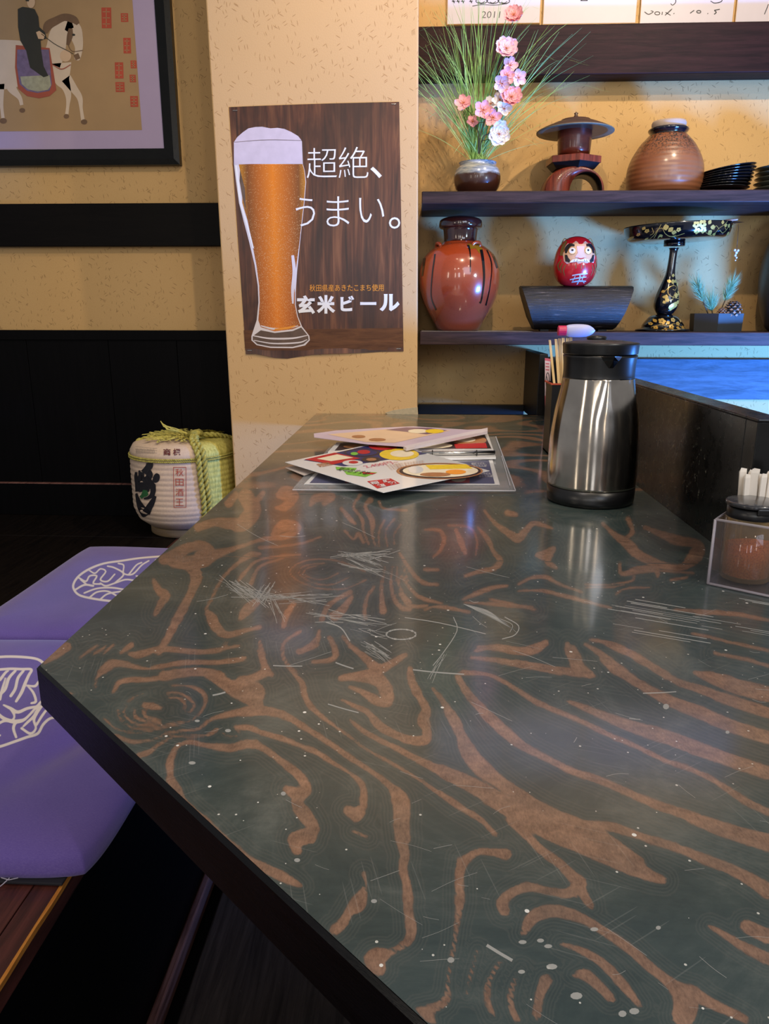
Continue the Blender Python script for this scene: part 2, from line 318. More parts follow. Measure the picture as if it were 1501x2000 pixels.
# ---------------------------------------------------------------- table
ZS = {'A': (300,960,3.002), 'B': (780,960,2.421), 'C': (60,1260,3.411), 'D': (460,1260,3.411), 'E': (860,1160,2.342), 'F': (400,1580,3.002), 'G': (860,1600,2.342)}
GR = """
A 480,20,40 440,70,50
A 540,30,90 580,110,100 520,190,90 450,190,70 360,180,50 260,210,50
A 640,10,30 600,60,40 560,110,60
A 740,20,50 780,10,90 820,30,60 770,90,50 720,95,20
A 920,80,20 950,40,50 1040,30,50 1000,70,30
A 700,250,30 760,200,70 840,210,50 780,260,40 640,280,25 560,305,20 440,345,35 360,370,60 280,390,100
A 60,400,60 120,380,80 200,330,60 290,320,60 340,360,50 300,400,80 200,420,80 110,420,50
A 220,440,70 250,500,70 215,600,45 170,690,55 120,780,50 70,880,40 30,940,40
A 0,520,25 30,580,45 70,610,55 40,660,40 10,720,25
A 620,365,20 560,375,35 480,430,20 420,490,20 370,560,15 345,620,15 310,690,20 340,740,60 370,800,60 430,840,40 540,815,25 620,795,30
A 860,370,12 720,380,15 600,410,15 530,480,20 500,520,20
A 760,390,10 640,430,15 600,470,20 570,540,25
A 620,330,20 760,320,15 880,300,14 980,265,10
A 600,650,50 540,700,60 510,740,30
A 820,660,30 780,720,40 760,790,30
A 1150,590,30 1060,640,25 1010,690,30 985,750,30
A 1160,620,25 1100,700,50 1060,730,60
A 1290,560,15 1250,620,20 1235,700,25 1240,740,20
A 1355,440,8 1335,560,18 1340,660,35 1345,700,45
A 1395,440,8 1390,540,18 1410,630,25 1450,680,28 1500,690,25
A 1425,440,8 1430,520,14 1460,600,20 1500,650,25
A 1460,440,8 1490,520,10
A 1210,20,20 1170,90,14 1220,160,20 1230,230,14 1260,310,12
A 1270,50,35 1240,90,20 1280,170,35 1280,250,15 1300,320,8
A 1350,170,14 1320,240,10 1320,320,8
A 1410,160,12 1360,230,9 1370,320,8
A 1450,190,9 1410,250,7 1410,310,7
A 1320,60,15 1350,100,12 1480,110,15
A 1100,100,20 1150,160,30 1180,190,15
A 1120,230,15 1170,280,12 1200,250,25 1230,300,15
A 1240,520,7 1120,570,7 980,570,7 860,530,7 800,480,7 830,430,7 920,400,7 1040,400,7 1150,430,7 1240,470,7
A 1150,500,6 1050,545,6 950,540,6 870,500,6 850,465,6 900,430,6 1000,420,6
A 1080,480,5 1000,515,5 930,510,5 880,480,5 900,450,5 960,435,5
A 0,940,20 100,930,22 250,945,20 390,930,22 430,880,12
A 0,1030,18 150,1010,22 330,1005,18 450,995,25 530,975,28
A 60,1080,60 200,1060,50 300,1055,45 400,1080,40
A 620,880,20 640,960,30 650,1040,35 690,1075,30
A 860,820,20 770,880,20 755,960,18 780,1010,18 840,1070,16
A 970,820,20 950,880,35 860,940,28
A 1030,860,30 1060,920,35 1050,980,30 930,1000,18
A 1110,850,20 1160,910,25 1240,970,35 1290,1030,60 1310,1050,60 1400,1000,35 1470,960,30
B 120,180,10 190,185,18 210,230,22 190,280,15 160,310,8
B 265,180,16 290,240,30 310,290,20
B 230,160,8 330,170,10 365,230,10 360,300,8
B 370,170,10 420,230,25 440,280,18 475,330,30 440,365,25 370,380,20 310,400,15
B 120,370,20 180,370,14
B 300,510,12 370,480,25 440,455,20 510,445,12
B 0,290,10 50,370,18 110,430,20 180,440,14
B 10,400,10 60,470,15 110,505,20 200,530,10
B 0,480,15 50,540,20 130,540,12
B 120,560,10 160,545,12 230,550,18 330,570,12
B 510,100,30 550,110,20
B 400,90,10 450,150,20 520,200,35 560,220,45 600,180,30 640,150,25 720,175,12
B 650,300,20 690,300,50 730,270,20 700,330,30 740,360,15
B 560,440,12 620,410,15 690,405,20 760,440,14 860,475,12
B 560,470,8 680,470,14 820,505,20 920,530,14 1000,550,10
B 430,510,12 520,530,14 640,560,10
B 360,525,10 480,540,12 620,550,6
B 880,440,8 980,440,6 1090,425,8 1110,400,8
B 880,454,6 1000,452,6 1060,440,6
B 1020,490,8 1050,465,8 1100,455,7 1180,455,6
B 960,150,15 1010,200,25 1080,250,50 1130,300,45 1230,345,40 1330,360,30 1400,300,70 1410,250,40 1310,230,50 1230,200,30 1160,170,20
B 1080,130,25 1100,190,20 1060,230,20
B 1040,340,12 1050,390,20 1130,370,35 1210,370,30 1220,400,15
B 1240,375,10 1390,385,10
B 1280,420,12 1360,405,10
B 1300,560,14 1500,570,20
B 370,735,15 450,740,25 560,755,35 640,745,45 690,715,30
B 340,785,15 480,800,25 600,820,35 760,850,40
B 820,740,30 830,790,60 850,840,60 900,865,40
B 900,700,15 1000,720,20 1080,760,35 1180,820,35 1260,870,40
B 960,790,30 1010,830,50 1060,860,50
C 90,120,20 170,60,60 240,10,60
C 320,90,10 400,30,15 450,0,15
C 420,60,12 500,10,15
C 480,60,10 550,0,14
C 600,50,20 670,0,40
C 660,60,30 730,60,50 880,20,30 1000,30,28 1130,40,26 1250,30,20 1380,5,25
C 430,280,10 440,220,20 500,150,60 560,120,50 640,130,40 740,155,20 850,150,18 980,115,25 1100,110,25 1250,115,30 1400,95,35
C 550,310,20 590,250,35 680,230,35 800,230,30 900,210,35 1020,190,40 1150,180,60 1220,210,70 1300,260,90 1380,300,120 1480,320,160
C 1480,430,50 1300,465,40 1200,495,20 1120,555,18 1000,570,16 900,590,14 820,625,16 720,645,25 640,635,25 560,595,15
C 1240,560,25 1180,600,20 1100,605,12 960,610,12 860,660,18 790,710,35 720,735,40
C 1360,545,25 1440,550,40 1500,560,30
C 1280,590,6 1340,610,6 1390,590,7 1370,560,7
C 930,870,40 925,800,55 940,740,40 980,670,30 1060,645,28 1150,665,30 1260,680,50 1340,685,50 1420,660,60 1500,655,50
C 930,900,60 980,960,50 1020,1030,30 1080,1090,25 1160,1150,20 1240,1220,20 1310,1290,20
C 490,490,8 560,550,10 650,580,8 760,580,8 900,545,10 1050,510,6 1130,450,12 1160,390,20 1160,340,30 1120,300,25 1040,270,12 940,270,8
C 580,430,8 600,500,10 680,550,10 800,555,10 900,530,10 1010,510,8
C 640,390,8 620,450,14 670,510,14 760,535,14 860,520,14
C 760,320,10 680,350,10 640,390,8
C 690,430,14 700,480,20 780,510,16 860,500,12
C 750,440,20 770,480,22 840,490,14
C 900,320,14 990,320,14 1060,360,16 1090,410,16 1050,450,10
C 920,350,12 990,355,12 1030,400,14 1010,440,8
C 760,400,40 820,410,40 870,420,20
C 230,330,25 280,320,10
D 0,100,20 50,90,25
D 160,40,35 190,130,45 200,180,60 100,230,60 40,270,120 80,320,120 130,370,100 150,400,60
D 0,450,40 100,440,70 220,440,60 330,470,50 430,530,40 540,600,35 650,670,35 760,750,35 870,820,32 970,890,32 1040,950,50 1090,1020,110 1110,1100,110 1110,1200,90 1120,1290,90
D 310,0,20 320,80,25 370,170,25 440,250,35 460,330,40 500,410,35 580,480,30 660,540,22 760,610,16 880,700,16 1010,770,20 1130,840,22 1230,900,20 1330,970,25 1420,1030,35 1500,1080,40
D 0,550,30 90,560,25 200,590,35 330,630,40 430,670,30 540,715,40 640,780,25 740,840,22 820,900,35 850,960,40 850,1040,50 840,1090,40 770,1110,50 800,1160,40
D 0,680,50 80,660,60 170,680,40 260,740,45 350,810,50 430,880,65 470,960,70 420,1010,90 410,1060,70 470,1130,80 510,1210,70 500,1290,70
D 340,960,50 400,990,90
D 420,45,40 500,20,25 550,0,15
D 650,0,35 670,50,35 650,90,25 520,115,20
D 760,10,25 850,80,35 930,140,60 970,160,60 1050,120,35 1130,70,25
D 700,220,40 800,210,60 900,210,90 980,260,90 1010,340,90 1000,390,50 920,360,60 840,310,40 760,280,20
D 700,360,15 780,400,25 880,450,40 950,530,60 1050,590,50 1150,630,60 1260,630,70 1270,560,60 1250,500,80 1270,430,60 1240,370,50 1200,300,60 1170,230,50 1160,160,40
D 760,500,15 850,570,30 950,630,35 1060,680,38 1170,740,40 1270,790,50 1370,840,70 1500,900,100
D 1310,290,15 1370,360,30 1430,440,40 1480,520,50 1500,600,40
E 0,470,15 40,560,30 90,640,45 120,710,70 180,790,80 270,860,60 370,930,60 480,1000,70 600,1060,90 720,1110,90
E 0,800,40 100,850,60 220,920,80 340,990,90 480,1060,90 600,1110,80
E 80,380,30 120,450,35 190,530,45 260,600,50 330,660,50 400,710,35 500,760,30 600,810,32 720,850,32 860,910,35 1000,970,40 1120,1010,45 1250,1060,60 1380,1100,60 1500,1124,60
E 100,360,25 220,370,15 320,420,20 430,490,25 540,540,22 660,590,22 780,650,22 900,700,20 1020,760,22 1140,800,22 1260,860,25 1380,940,30 1500,1000,35
E 580,490,12 680,530,30 800,580,45 920,620,60 1050,660,65 1180,710,65 1320,760,60 1500,820,60
E 660,230,15 740,280,30 820,350,45 920,420,40 1050,490,50 1180,540,60 1320,600,60 1500,660,60
E 720,210,10 820,260,20 950,320,25 1080,400,30 1200,440,40 1330,490,50 1500,545,50
E 1160,360,15 1260,390,60 1380,430,70 1500,460,70
E 160,260,15 260,240,22 380,265,35 440,240,30 470,225,20
E 180,290,12 300,315,20 420,335,25 540,350,30 640,360,40 620,310,50 590,270,40 580,230,25
E 660,340,20 700,375,15
E 1170,90,15 1330,90,20 1500,120,15
E 1150,180,12 1300,215,14 1500,260,14
E 1250,270,14 1400,300,16 1500,330,16
E 0,910,20 80,970,30 180,1030,25 250,1100,20
E 0,60,12 60,70,14 130,85,12
E 110,40,8 270,45,12 420,60,8
F 540,0,50 600,60,80 640,120,60 560,170,100 520,180,70 540,240,60
F 10,60,20 80,140,20 170,210,25 260,290,30 350,345,55 440,390,60 520,430,45 560,450,20
F 840,10,60 890,50,50 900,20,80
F 870,130,20 950,165,15
F 1150,0,100 1150,90,90 1150,180,70 1170,260,60 1160,350,50 1180,430,50 1190,520,60 1190,600,50 1210,690,70 1200,760,50 1160,800,40 1090,840,40 1000,880,120 1020,940,80 960,880,60
F 930,380,30 940,440,20 900,550,90 850,600,60 800,680,60 760,710,60
F 1490,290,25 1480,400,30 1480,520,30 1480,640,30 1460,780,20 1440,870,14
F 1430,1060,20 1410,1120,50 1360,1160,50 1300,1170,50
F 1250,1170,30 1310,1220,60 1340,1250,30
G 330,0,60 400,80,40 470,150,40 540,200,40 600,260,50 640,300,60 580,340,50 500,330,30 400,310,45 320,340,45 280,380,50 290,420,50
G 640,320,40 670,370,40 690,400,20
G 420,10,90 520,60,90 640,110,90 760,160,90 880,220,80 960,260,50 1020,280,30
G 620,30,60 760,110,80 900,200,60
G 680,20,30 800,40,40 950,90,35 1080,130,40 1200,180,45 1330,230,50 1440,290,60 1500,330,70
G 1130,0,25 1250,40,50 1370,80,55 1500,120,60
G 1230,490,15 1300,530,30 1380,580,40 1460,620,50 1500,640,60
G 1400,490,60 1500,540,70
G 300,160,50 230,150,30 170,150,30 110,190,40 90,250,35 95,330,30 90,400,30 75,480,20 65,580,15 40,690,15 30,780,20 20,830,40
G 380,520,30 420,450,60 500,420,60 580,430,55 660,460,40 760,520,40 860,590,45 950,670,45 1050,750,50 1120,820,110 1110,900,110
G 1150,790,60 1230,840,50 1320,880,40 1400,920,30
G 550,570,15 640,600,30 730,650,40 800,720,45 860,790,40 910,850,25
G 610,710,20 660,710,50 720,760,45 780,820,40
G 270,660,20 220,740,25 215,830,25 240,900,25
G 370,680,8 330,760,25 320,850,30 350,920,30
G 480,740,60 450,820,40 440,900,40
G 170,600,12 140,700,16 120,800,12
"""
def parse(txt, zs=ZS):
    out = []
    for ln in txt.strip().splitlines():
        k, *ps = ln.split(); ox, oy, s = zs[k]
        out.append([tuple((lambda a: (ox+a[0]/s, oy+a[1]/s, a[2]/s))([float(x) for x in p.split(',')])) for p in ps])
    return out
def sdf(P, strokes, n=4, margin=30, scale=1.0):
    D = np.full(len(P), float(margin))
    for st in strokes:
        S = np.array(cr_spline(st, n)); S[:, 2] = np.maximum(S[:, 2], .3)*scale
        lo = S[:, :2].min(0)-margin-S[:, 2].max(); hi = S[:, :2].max(0)+margin+S[:, 2].max()
        idx = np.where((P[:, 0] > lo[0]) & (P[:, 0] < hi[0]) & (P[:, 1] > lo[1]) & (P[:, 1] < hi[1]))[0]
        if not len(idx): continue
        Q = P[idx]; d = np.full(len(idx), float(margin))
        for a, b in zip(S[:-1], S[1:]):
            ab = b[:2]-a[:2]; L = ab@ab
            t = np.clip(((Q-a[:2])@ab)/L, 0, 1) if L > 1e-9 else np.zeros(len(Q))
            q = a[:2] + t[:, None]*ab; dd = np.hypot(*(Q-q).T) - (a[2]+(b[2]-a[2])*t)/2; d = np.minimum(d, dd)
        D[idx] = np.minimum(D[idx], d)
    return D
tx = NT('lacquered_grain_wood'); g = tx.coord(); at = tx.n('Attribute', attribute_name='grain').outputs['Fac']
nz = tx.noise(g, 90, 4, .65); nz2 = tx.noise(tx.mapping(g, (1, .35, 1)), 700, 4, .8)
fac = tx.mr(tx.math('ADD', at, tx.math('ADD', tx.math('MULTIPLY', tx.math('SUBTRACT', nz, .5), 9.0), tx.math('MULTIPLY', tx.math('SUBTRACT', nz2, .5), 6.0))), 1.9, -1.7)
big = tx.noise(g, 9, 9, .74, .8)
dark = tx.ramp(big, [(.30, srgb('#213233')), (.52, srgb('#3c4846')), (.72, srgb('#5e645f'))])  # dark wood tones, lifted towards grey to carry reflected ceiling haze
fib = tx.noise(tx.mapping(g, (1, 3, 1), (0, 0, .7)), 60, 5, .7); dark = tx.mix(tx.mr(fib, .35, .75, 0, .5), dark, srgb('#263638'))
ringl = tx.math('ABSOLUTE', tx.math('SUBTRACT', tx.math('FRACT', tx.math('DIVIDE', tx.math('ADD', at, tx.math('MULTIPLY', nz, 6.0)), 6.5)), .5)); ringm = tx.math('MULTIPLY', tx.mr(ringl, .12, .45, 0, .17), tx.math('LESS_THAN', at, 27.0))
dark = tx.mix(ringm, dark, srgb('#66625a'))
brown = tx.mix(tx.mr(tx.math('ADD', tx.math('MULTIPLY', nz, .5), tx.math('MULTIPLY', nz2, .5)), .36, .64), srgb('#674a3a'), srgb('#a57d64')); cc = tx.mix(tx.math('MULTIPLY', fac, tx.mr(tx.noise(g, 26, 3), .3, .7, .6, .92)), dark, brown)
vo = tx.n('TexVoronoi', {'Vector': g, 'Scale': 95.0}); sp = tx.n('SeparateColor', {0: vo.outputs['Color']})
dot = tx.math('MULTIPLY', tx.math('LESS_THAN', vo.outputs['Distance'], tx.math('MULTIPLY', sp.outputs[1], .13)), tx.math('GREATER_THAN', sp.outputs[0], .80))
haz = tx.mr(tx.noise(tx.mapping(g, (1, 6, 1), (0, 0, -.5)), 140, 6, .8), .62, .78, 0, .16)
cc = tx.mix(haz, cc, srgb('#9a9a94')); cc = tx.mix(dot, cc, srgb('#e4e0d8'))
vo2 = tx.n('TexVoronoi', {'Vector': g, 'Scale': 210.0}); sp2 = tx.n('SeparateColor', {0: vo2.outputs['Color']})
dot2 = tx.math('MULTIPLY', tx.math('LESS_THAN', vo2.outputs['Distance'], tx.math('MULTIPLY', sp2.outputs[1], .16)), tx.math('GREATER_THAN', sp2.outputs[0], .84))
for a_, k_ in ((.3, 0), (1.3, 1), (-.6, 2)):
    vr = tx.n('VectorRotate', {'Vector': g, 'Angle': a_}, rotation_type='Z_AXIS').outputs[0]; v3 = tx.n('TexVoronoi', {'Vector': tx.mapping(vr, (7.5, 330, 1), (0, 0, 0), (k_*2.1, k_*.7, 0)), 'Scale': 1.0}, voronoi_dimensions='2D'); s3 = tx.n('SeparateColor', {0: v3.outputs['Color']})
    cc = tx.mix(tx.math('MULTIPLY', tx.math('MULTIPLY', tx.math('LESS_THAN', v3.outputs['Distance'], .10), tx.math('GREATER_THAN', s3.outputs[0], .86)), .09), cc, srgb('#b9b8b0'))
cc = tx.mix(tx.math('MULTIPLY', dot2, .8), cc, srgb('#dcd8ce'))
tx.B(Base_Color=cc, Roughness=.32, Coat_Weight=1.0, Coat_Roughness=tx.mr(tx.noise(g, 5, 3),   .3, .7, .085, .16), Specular_IOR_Level=.2, Coat_IOR=1.42)
tx.set(tx.b, 'Coat Normal', tx.n('Bump', {'Height': tx.noise(g, 30, 2), 'Strength': .05, 'Distance': .001}))
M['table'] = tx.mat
M['scratch'] = plain('scratch_white', '#c9c7c0', .6, Alpha=.55)
M['table_edge'] = wood('table_edge_wood', '#040405', '#0a0a0e', (3, 3, 20), rough=.3, spec=.2)
XL, XR, YB, TT = -.2905, .3555, YP+.0, .034
outline = [(XL, .512), (.0065, .224), (.34, -.10), (.60, -.10), (.60, .788), (XR, .788), (XR, 2.115+0.0), (XL, 2.0985)]
def make_table():
    root = thing('table', 'dark lacquered wooden table with swirling brown grain and scratched top', 'table', (0, 0, TZ))
    res = .0026; X = np.arange(XL, .60+res, res); Y = np.arange(-.10, 2.10+res, res); Y[-1] = 2.0985
    # grid clipped by the diagonal near edge: map each row onto its own x-range
    vs_ = []; nx = len(X); rows = []
    for y in Y:
        x0 = XL if y >= .512 else XL + (.512-y)*(.2975/.288)
        x1 = .60 if y <= .788 else XR
        if x0 > x1-.01: x0 = x1-.01
        rows.append((x0, x1))
    for y, (x0, x1) in zip(Y, rows):
        xs_ = np.linspace(x0, x1, nx); vs_.append(np.stack([xs_, np.full(nx, y), np.zeros(nx)], 1))
    V = np.concatenate(vs_); ny = len(Y)
    P = projn(V + np.array([0, 0, TZ])); P[(V[:, 1] < .15)] = (5000, 5000)
    D = sdf(P, parse(GR))
    # grain beyond what the strokes give: contour bands of a warped field
    x, y = V[:, 0], V[:, 1]
    f = 7*y + 2.2*np.sin(5.1*x+1.7*y+1) + 1.6*np.sin(9*x-6.3*y) + 1.3*np.sin(13*y+7*x+2) + .7*np.sin(23*x+11*y) + .5*np.sin(31*y-17*x)
    ph = np.abs(((f*np.where(y > 1.02, .55, 1.1)) % 1)-.5)*2; far = np.clip((y-1.02)/.16, 0, 1); D2 = (ph-np.where(y > 1.02, .38, .24))*14
    f3 = np.sin(31*x+3*np.sin(7*y))+np.sin(17*y+4*np.sin(11*x)); D2 = D2 + f3*2
    D = np.where(y > 1.02, np.minimum(D+0*far, D2+(1-far)*14), D)
    D = np.where((y < .15) | (P[:, 0] > 1540) | (P[:, 1] > 2030), D2, D)
    fs = []
    for j in range(ny-1):
        a = np.arange(nx-1)+j*nx; fs.append(np.stack([a, a+1, a+nx+1, a+nx], 1))
    Fc = np.concatenate(fs)
    me = bpy.data.meshes.new('tabletop'); me.from_pydata(V.tolist(), [], Fc.tolist()); nvt = len(V)
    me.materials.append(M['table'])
    me.attributes.new('grain', 'FLOAT', 'POINT').data.foreach_set('value', D.astype(np.float32)); me.update()
    ch = .0022
    # top bevel + sides: their own part
    def inset(pts, d):
        n = len(pts); out = []
        for i in range(n):
            p0, p1, p2 = Vector(pts[i-1]), Vector(pts[i]), Vector(pts[(i+1) % n]); e1 = (p1-p0).normalized(); e2 = (p2-p1).normalized()
            n1 = Vector((-e1.y, e1.x)); n2 = Vector((-e2.y, e2.x)); b_ = (n1+n2).normalized(); out.append(p1 + b_*(d/max(.3, b_.dot(n1))))
        return out
    ins = outline; outr = [tuple(p) for p in inset(outline, -ch)]; n = len(outline)
    outr[-1] = (outr[-1][0], 2.0985); outr[-2] = (XR, 2.115)
    eb = MB(); ring = lambda pts, z: [(p[0], p[1], z) for p in pts]
    R = [ring(ins, 0), ring(outr, -ch), ring(outr, -TT), ring(inset(outline, .003), -TT-.003)]
    vv = sum(R, []); ff = []
    for a in range(3):
        for k in range(n): k2 = (k+1) % n; ff.append((a*n+k, (a+1)*n+k, (a+1)*n+k2, a*n+k2))
    eb.add(vv, ff); eb.poly([tuple(p) for p in R[3]], 0)
    eb.build('table_edge', M['table_edge'], root)
    # scratches lie in the top's own mesh as hair-thin marks
    sc = MB(); rnd = random.Random(3)
    def scr(px, w_=1.0): stroke_on(sc, [(a, b, w_) for a, b in px], lambda a, b: onZ(a, b, TZ+.00012)-np.array([0, 0, TZ]), 0, 4)
    def hatch(cx, cy, L, ang, sx, sy, n_, w_=1.0):
        for _ in range(n_):
            a = math.radians(ang+rnd.gauss(0, 7)); l = L*(.5+rnd.random()); x0 = cx+rnd.uniform(-sx, sx); y0 = cy+rnd.uniform(-sy, sy)
            scr([(x0-l*math.cos(a)/2, y0-l*math.sin(a)/2*1), (x0, y0+rnd.uniform(-1.5, 1.5)), (x0+l*math.cos(a)/2, y0+l*math.sin(a)/2)], w_*(.4+.7*rnd.random()))
    hatch(717, 1082, 60, -4, 35, 4, 14); hatch(712, 1092, 45, 20, 25, 6, 16); hatch(725, 1112, 60, 18, 35, 4, 8)
    hatch(478, 1155, 60, 32, 22, 9, 22); hatch(515, 1158, 40, -58, 12, 8, 10); hatch(570, 1168, 120, 2, 40, 8, 16, .9); hatch(535, 1185, 45, 70, 12, 10, 5)
    hatch(735, 1272, 36, 35, 14, 10, 24); hatch(690, 1208, 90, 8, 50, 8, 12); hatch(715, 1235, 30, 10, 25, 8, 8); hatch(850, 1310, 40, -60, 10, 12, 8)
    scr([(636, 1215), (665, 1226), (683, 1252)], 2.2); scr([(806, 1308), (850, 1313), (906, 1317)], 2.4); scr([(790, 1206), (860, 1217), (948, 1238)], 1.4)
    scr([(885, 1205), (892, 1232), (865, 1275), (845, 1300)], 1.4); scr([(985, 1205), (1012, 1222), (1005, 1240), (980, 1248)], 1.6); scr([(975, 1208), (1000, 1220), (995, 1235)], 1)
    for k in range(16): scr([(905+k*3, 1180+k*1.5), (950+k*3, 1192+k*2.2), (985+k*1.6, 1215+k*1.4)], .5+.5*rnd.random())
    for k in range(24):
        t0 = rnd.random(); x0 = 1180+300*rnd.random(); y0 = 1165+70*rnd.random(); l = 40+110*rnd.random(); scr([(x0, y0), (x0+l, y0+l*.17)], .5+.8*rnd.random())
    for (a, b, c, d, w_) in ((1255,1354,1320,1351,2),(1228,1403,1250,1405,1.6),(1120,1450,1126,1440,1.2),(950,1846,1000,1876,6),(640,1375,700,1392,2),(533,1300,590,1301,2),(655,1294,690,1306,2.5),(415,1358,440,1352,3)): scr([(a, b), ((a+c)/2, (b+d)/2+.5), (c, d)], w_)
    for _ in range(70):
        x0 = rnd.uniform(330, 1490); y0 = rnd.uniform(1010, 1980); l = rnd.uniform(10, 90); a = rnd.uniform(-.5, .8)
        if (x0-75)*.93+1300-60 < y0 and x0 < 900: continue
        scr([(x0, y0), (x0+l*.5, y0+l*.5*a+rnd.uniform(-3, 3)), (x0+l, y0+l*a)], rnd.uniform(.3, .8))
    for t in range(0, 360, 12):
        a = math.radians(t); scr([(783+29*math.cos(a), 1239+10*math.sin(a)), (783+29*math.cos(a+.2), 1239+10*math.sin(a+.2))], 1.5+2*rnd.random())
    for (a, b, r1, r2) in ((1055,1837,7,5),(1070,1848,8,5),(1077,1888,11,7),(1125,1945,12,9),(1018,1898,7,5),(1020,1840,8,5),(1160,1815,8,5),(1285,1812,5,5),(1420,1430+0,4,4),(1300,1380,6,7),(1238,1975,10,8),(1215,1980,8,8),(880,1875,7,7),(730,1760,6,5),(385,1430-22,5,3),(445,1427,6,4),(375,1490,7,4),(553,1550,5,5),(580,1680,6,5)):
        fan(sc, ell(a, b, r1, r2*.8, 9), lambda x_, y_: onZ(x_, y_, TZ+.00012)-np.array([0, 0, TZ]), 0, 1)
    bm = bmesh.new(); bm.from_mesh(me); me2 = bpy.data.meshes.new('s'); me2.from_pydata(sc.v, [], sc.f); me2.materials.append(M['table']); me2.materials.append(M['scratch'])
    me2.polygons.foreach_set('material_index', [1]*len(sc.f)); bm.from_mesh(me2); bm.to_mesh(me); bm.free(); me.materials.append(M['scratch'])
    bpy.data.meshes.remove(me2)
    top = bpy.data.objects.new('tabletop', me); COL.objects.link(top); top.parent = root
    MB().box(-.05, .28, 1.62, 1.72, RZ-TZ, -TT-.003).build('leg', M['table_edge'], root)
    MB().box(.02, .34, .62, .70, RZ-TZ, -TT-.003).build('leg', M['table_edge'], root)
    return root
make_table()
# divider between table and kitchen
PX0, PZ = .3558, CAMZ-.1005
dv = NT('worn_black_lacquer'); g = dv.coord(); vo = dv.noise(g, 130, 3, .8); n2 = dv.noise(g, 6, 3)
dv.B(Base_Color=dv.mix(dv.mr(dv.math('MULTIPLY', vo, dv.mr(n2, .35, .6, .85, 1.1)), .66, .72), srgb('#080808'), srgb('#6b675a')), Roughness=dv.mr(dv.noise(g, 40, 4, .7), .3, .7, .2, .4), Coat_Weight=.25, Coat_Roughness=.14, Specular_IOR_Level=.35).bump(vo, .12, .001)
M['divider'] = dv.mat
dvr = thing('divider', 'black lacquered low partition along the right edge of the table', 'partition', (PX0, .82, TZ))
MB().box(0, .029, 0, 1.28, -.03, PZ-TZ-.003).box(.0, .5, -.029, -.0005, -.07, PZ-TZ-.003).build('panel', M['divider'], dvr, bevel=.001)
MB().box(-.001, .031, -.001, 1.28, PZ-TZ-.003, PZ-TZ).box(-.001, .5, -.031, -.001, PZ-TZ-.003, PZ-TZ).build('cap_rail', M['divider'], dvr, bevel=.001)

# ---------------------------------------------------------------- poster on the pillar
def flatmb(): return MB()
def fy(Y, base=(0, 0, 0)):
    b = np.array(base, float); return lambda x, y: onY(x, y, Y)-b
def fz(Z, base=(0, 0, 0)):
    b = np.array(base, float); return lambda x, y: onZ(x, y, Z)-b
pw = NT('printed_wood_backdrop'); g = pw.coord(); v = pw.mapping(g, (22, 1, 1.3)); n1 = pw.noise(v, 3, 5, .6, 1.2); n0 = pw.noise(pw.mapping(g, (7, 1, 2.5)), 1.6, 3, .5, 1)
pc = pw.ramp(n1, [(.3, srgb('#2e170f')), (.5, srgb('#5a2f1d')), (.72, srgb('#845232'))]); pc = pw.mix(pw.mr(n0, .35, .62, 0, .75), pc, srgb('#2c1713'))
pw.B(Base_Color=pc, Roughness=.35); M['poster_wood'] = pw.mat
M['poster_table'] = wood('printed_table', '#4a2b19', '#70482c', (2, 1, 14), 6, rough=.35, bump=0)
be = NT('printed_beer'); g = be.coord(); gx = be.n('SeparateXYZ', {0: g}); px0 = float(onY(536, 450, YP)[0]-onY(618, 690, YP)[0])
dx = be.math('ABSOLUTE', be.math('SUBTRACT', gx.outputs[0], px0)); zz = be.mr(gx.outputs[2], .05, .48)
bc = be.ramp(be.mr(dx, 0, .085), [(0, srgb('#e07c08')), (.4, srgb('#b9610c')), (.8, srgb('#7d430f')), (1, srgb('#b5761a'))])
bub = be.n('TexVoronoi', {'Vector': g, 'Scale': 420.0}); bs = be.n('SeparateColor', {0: bub.outputs['Color']})
dens = be.math('MULTIPLY', be.math('GREATER_THAN', bs.outputs[0], be.mr(zz, .1, .95, .15, .7)), be.math('LESS_THAN', bub.outputs['Distance'], .26))
bc = be.mix(be.math('MULTIPLY', dens, be.math('MULTIPLY', bs.outputs[1], .9)), bc, srgb('#f3cf98')); be.B(Base_Color=bc, Roughness=.35); M['beer'] = be.mat
M['foam'] = plain('printed_foam', '#cfc2cf', .4, var=.14, ns=40)
M['glass_print'] = plain('printed_glass_edge', '#dcd3d6', .4, var=.1); M['glass_dark'] = plain('printed_glass_base', '#5f4a3e', .35, var=.6, ns=30)
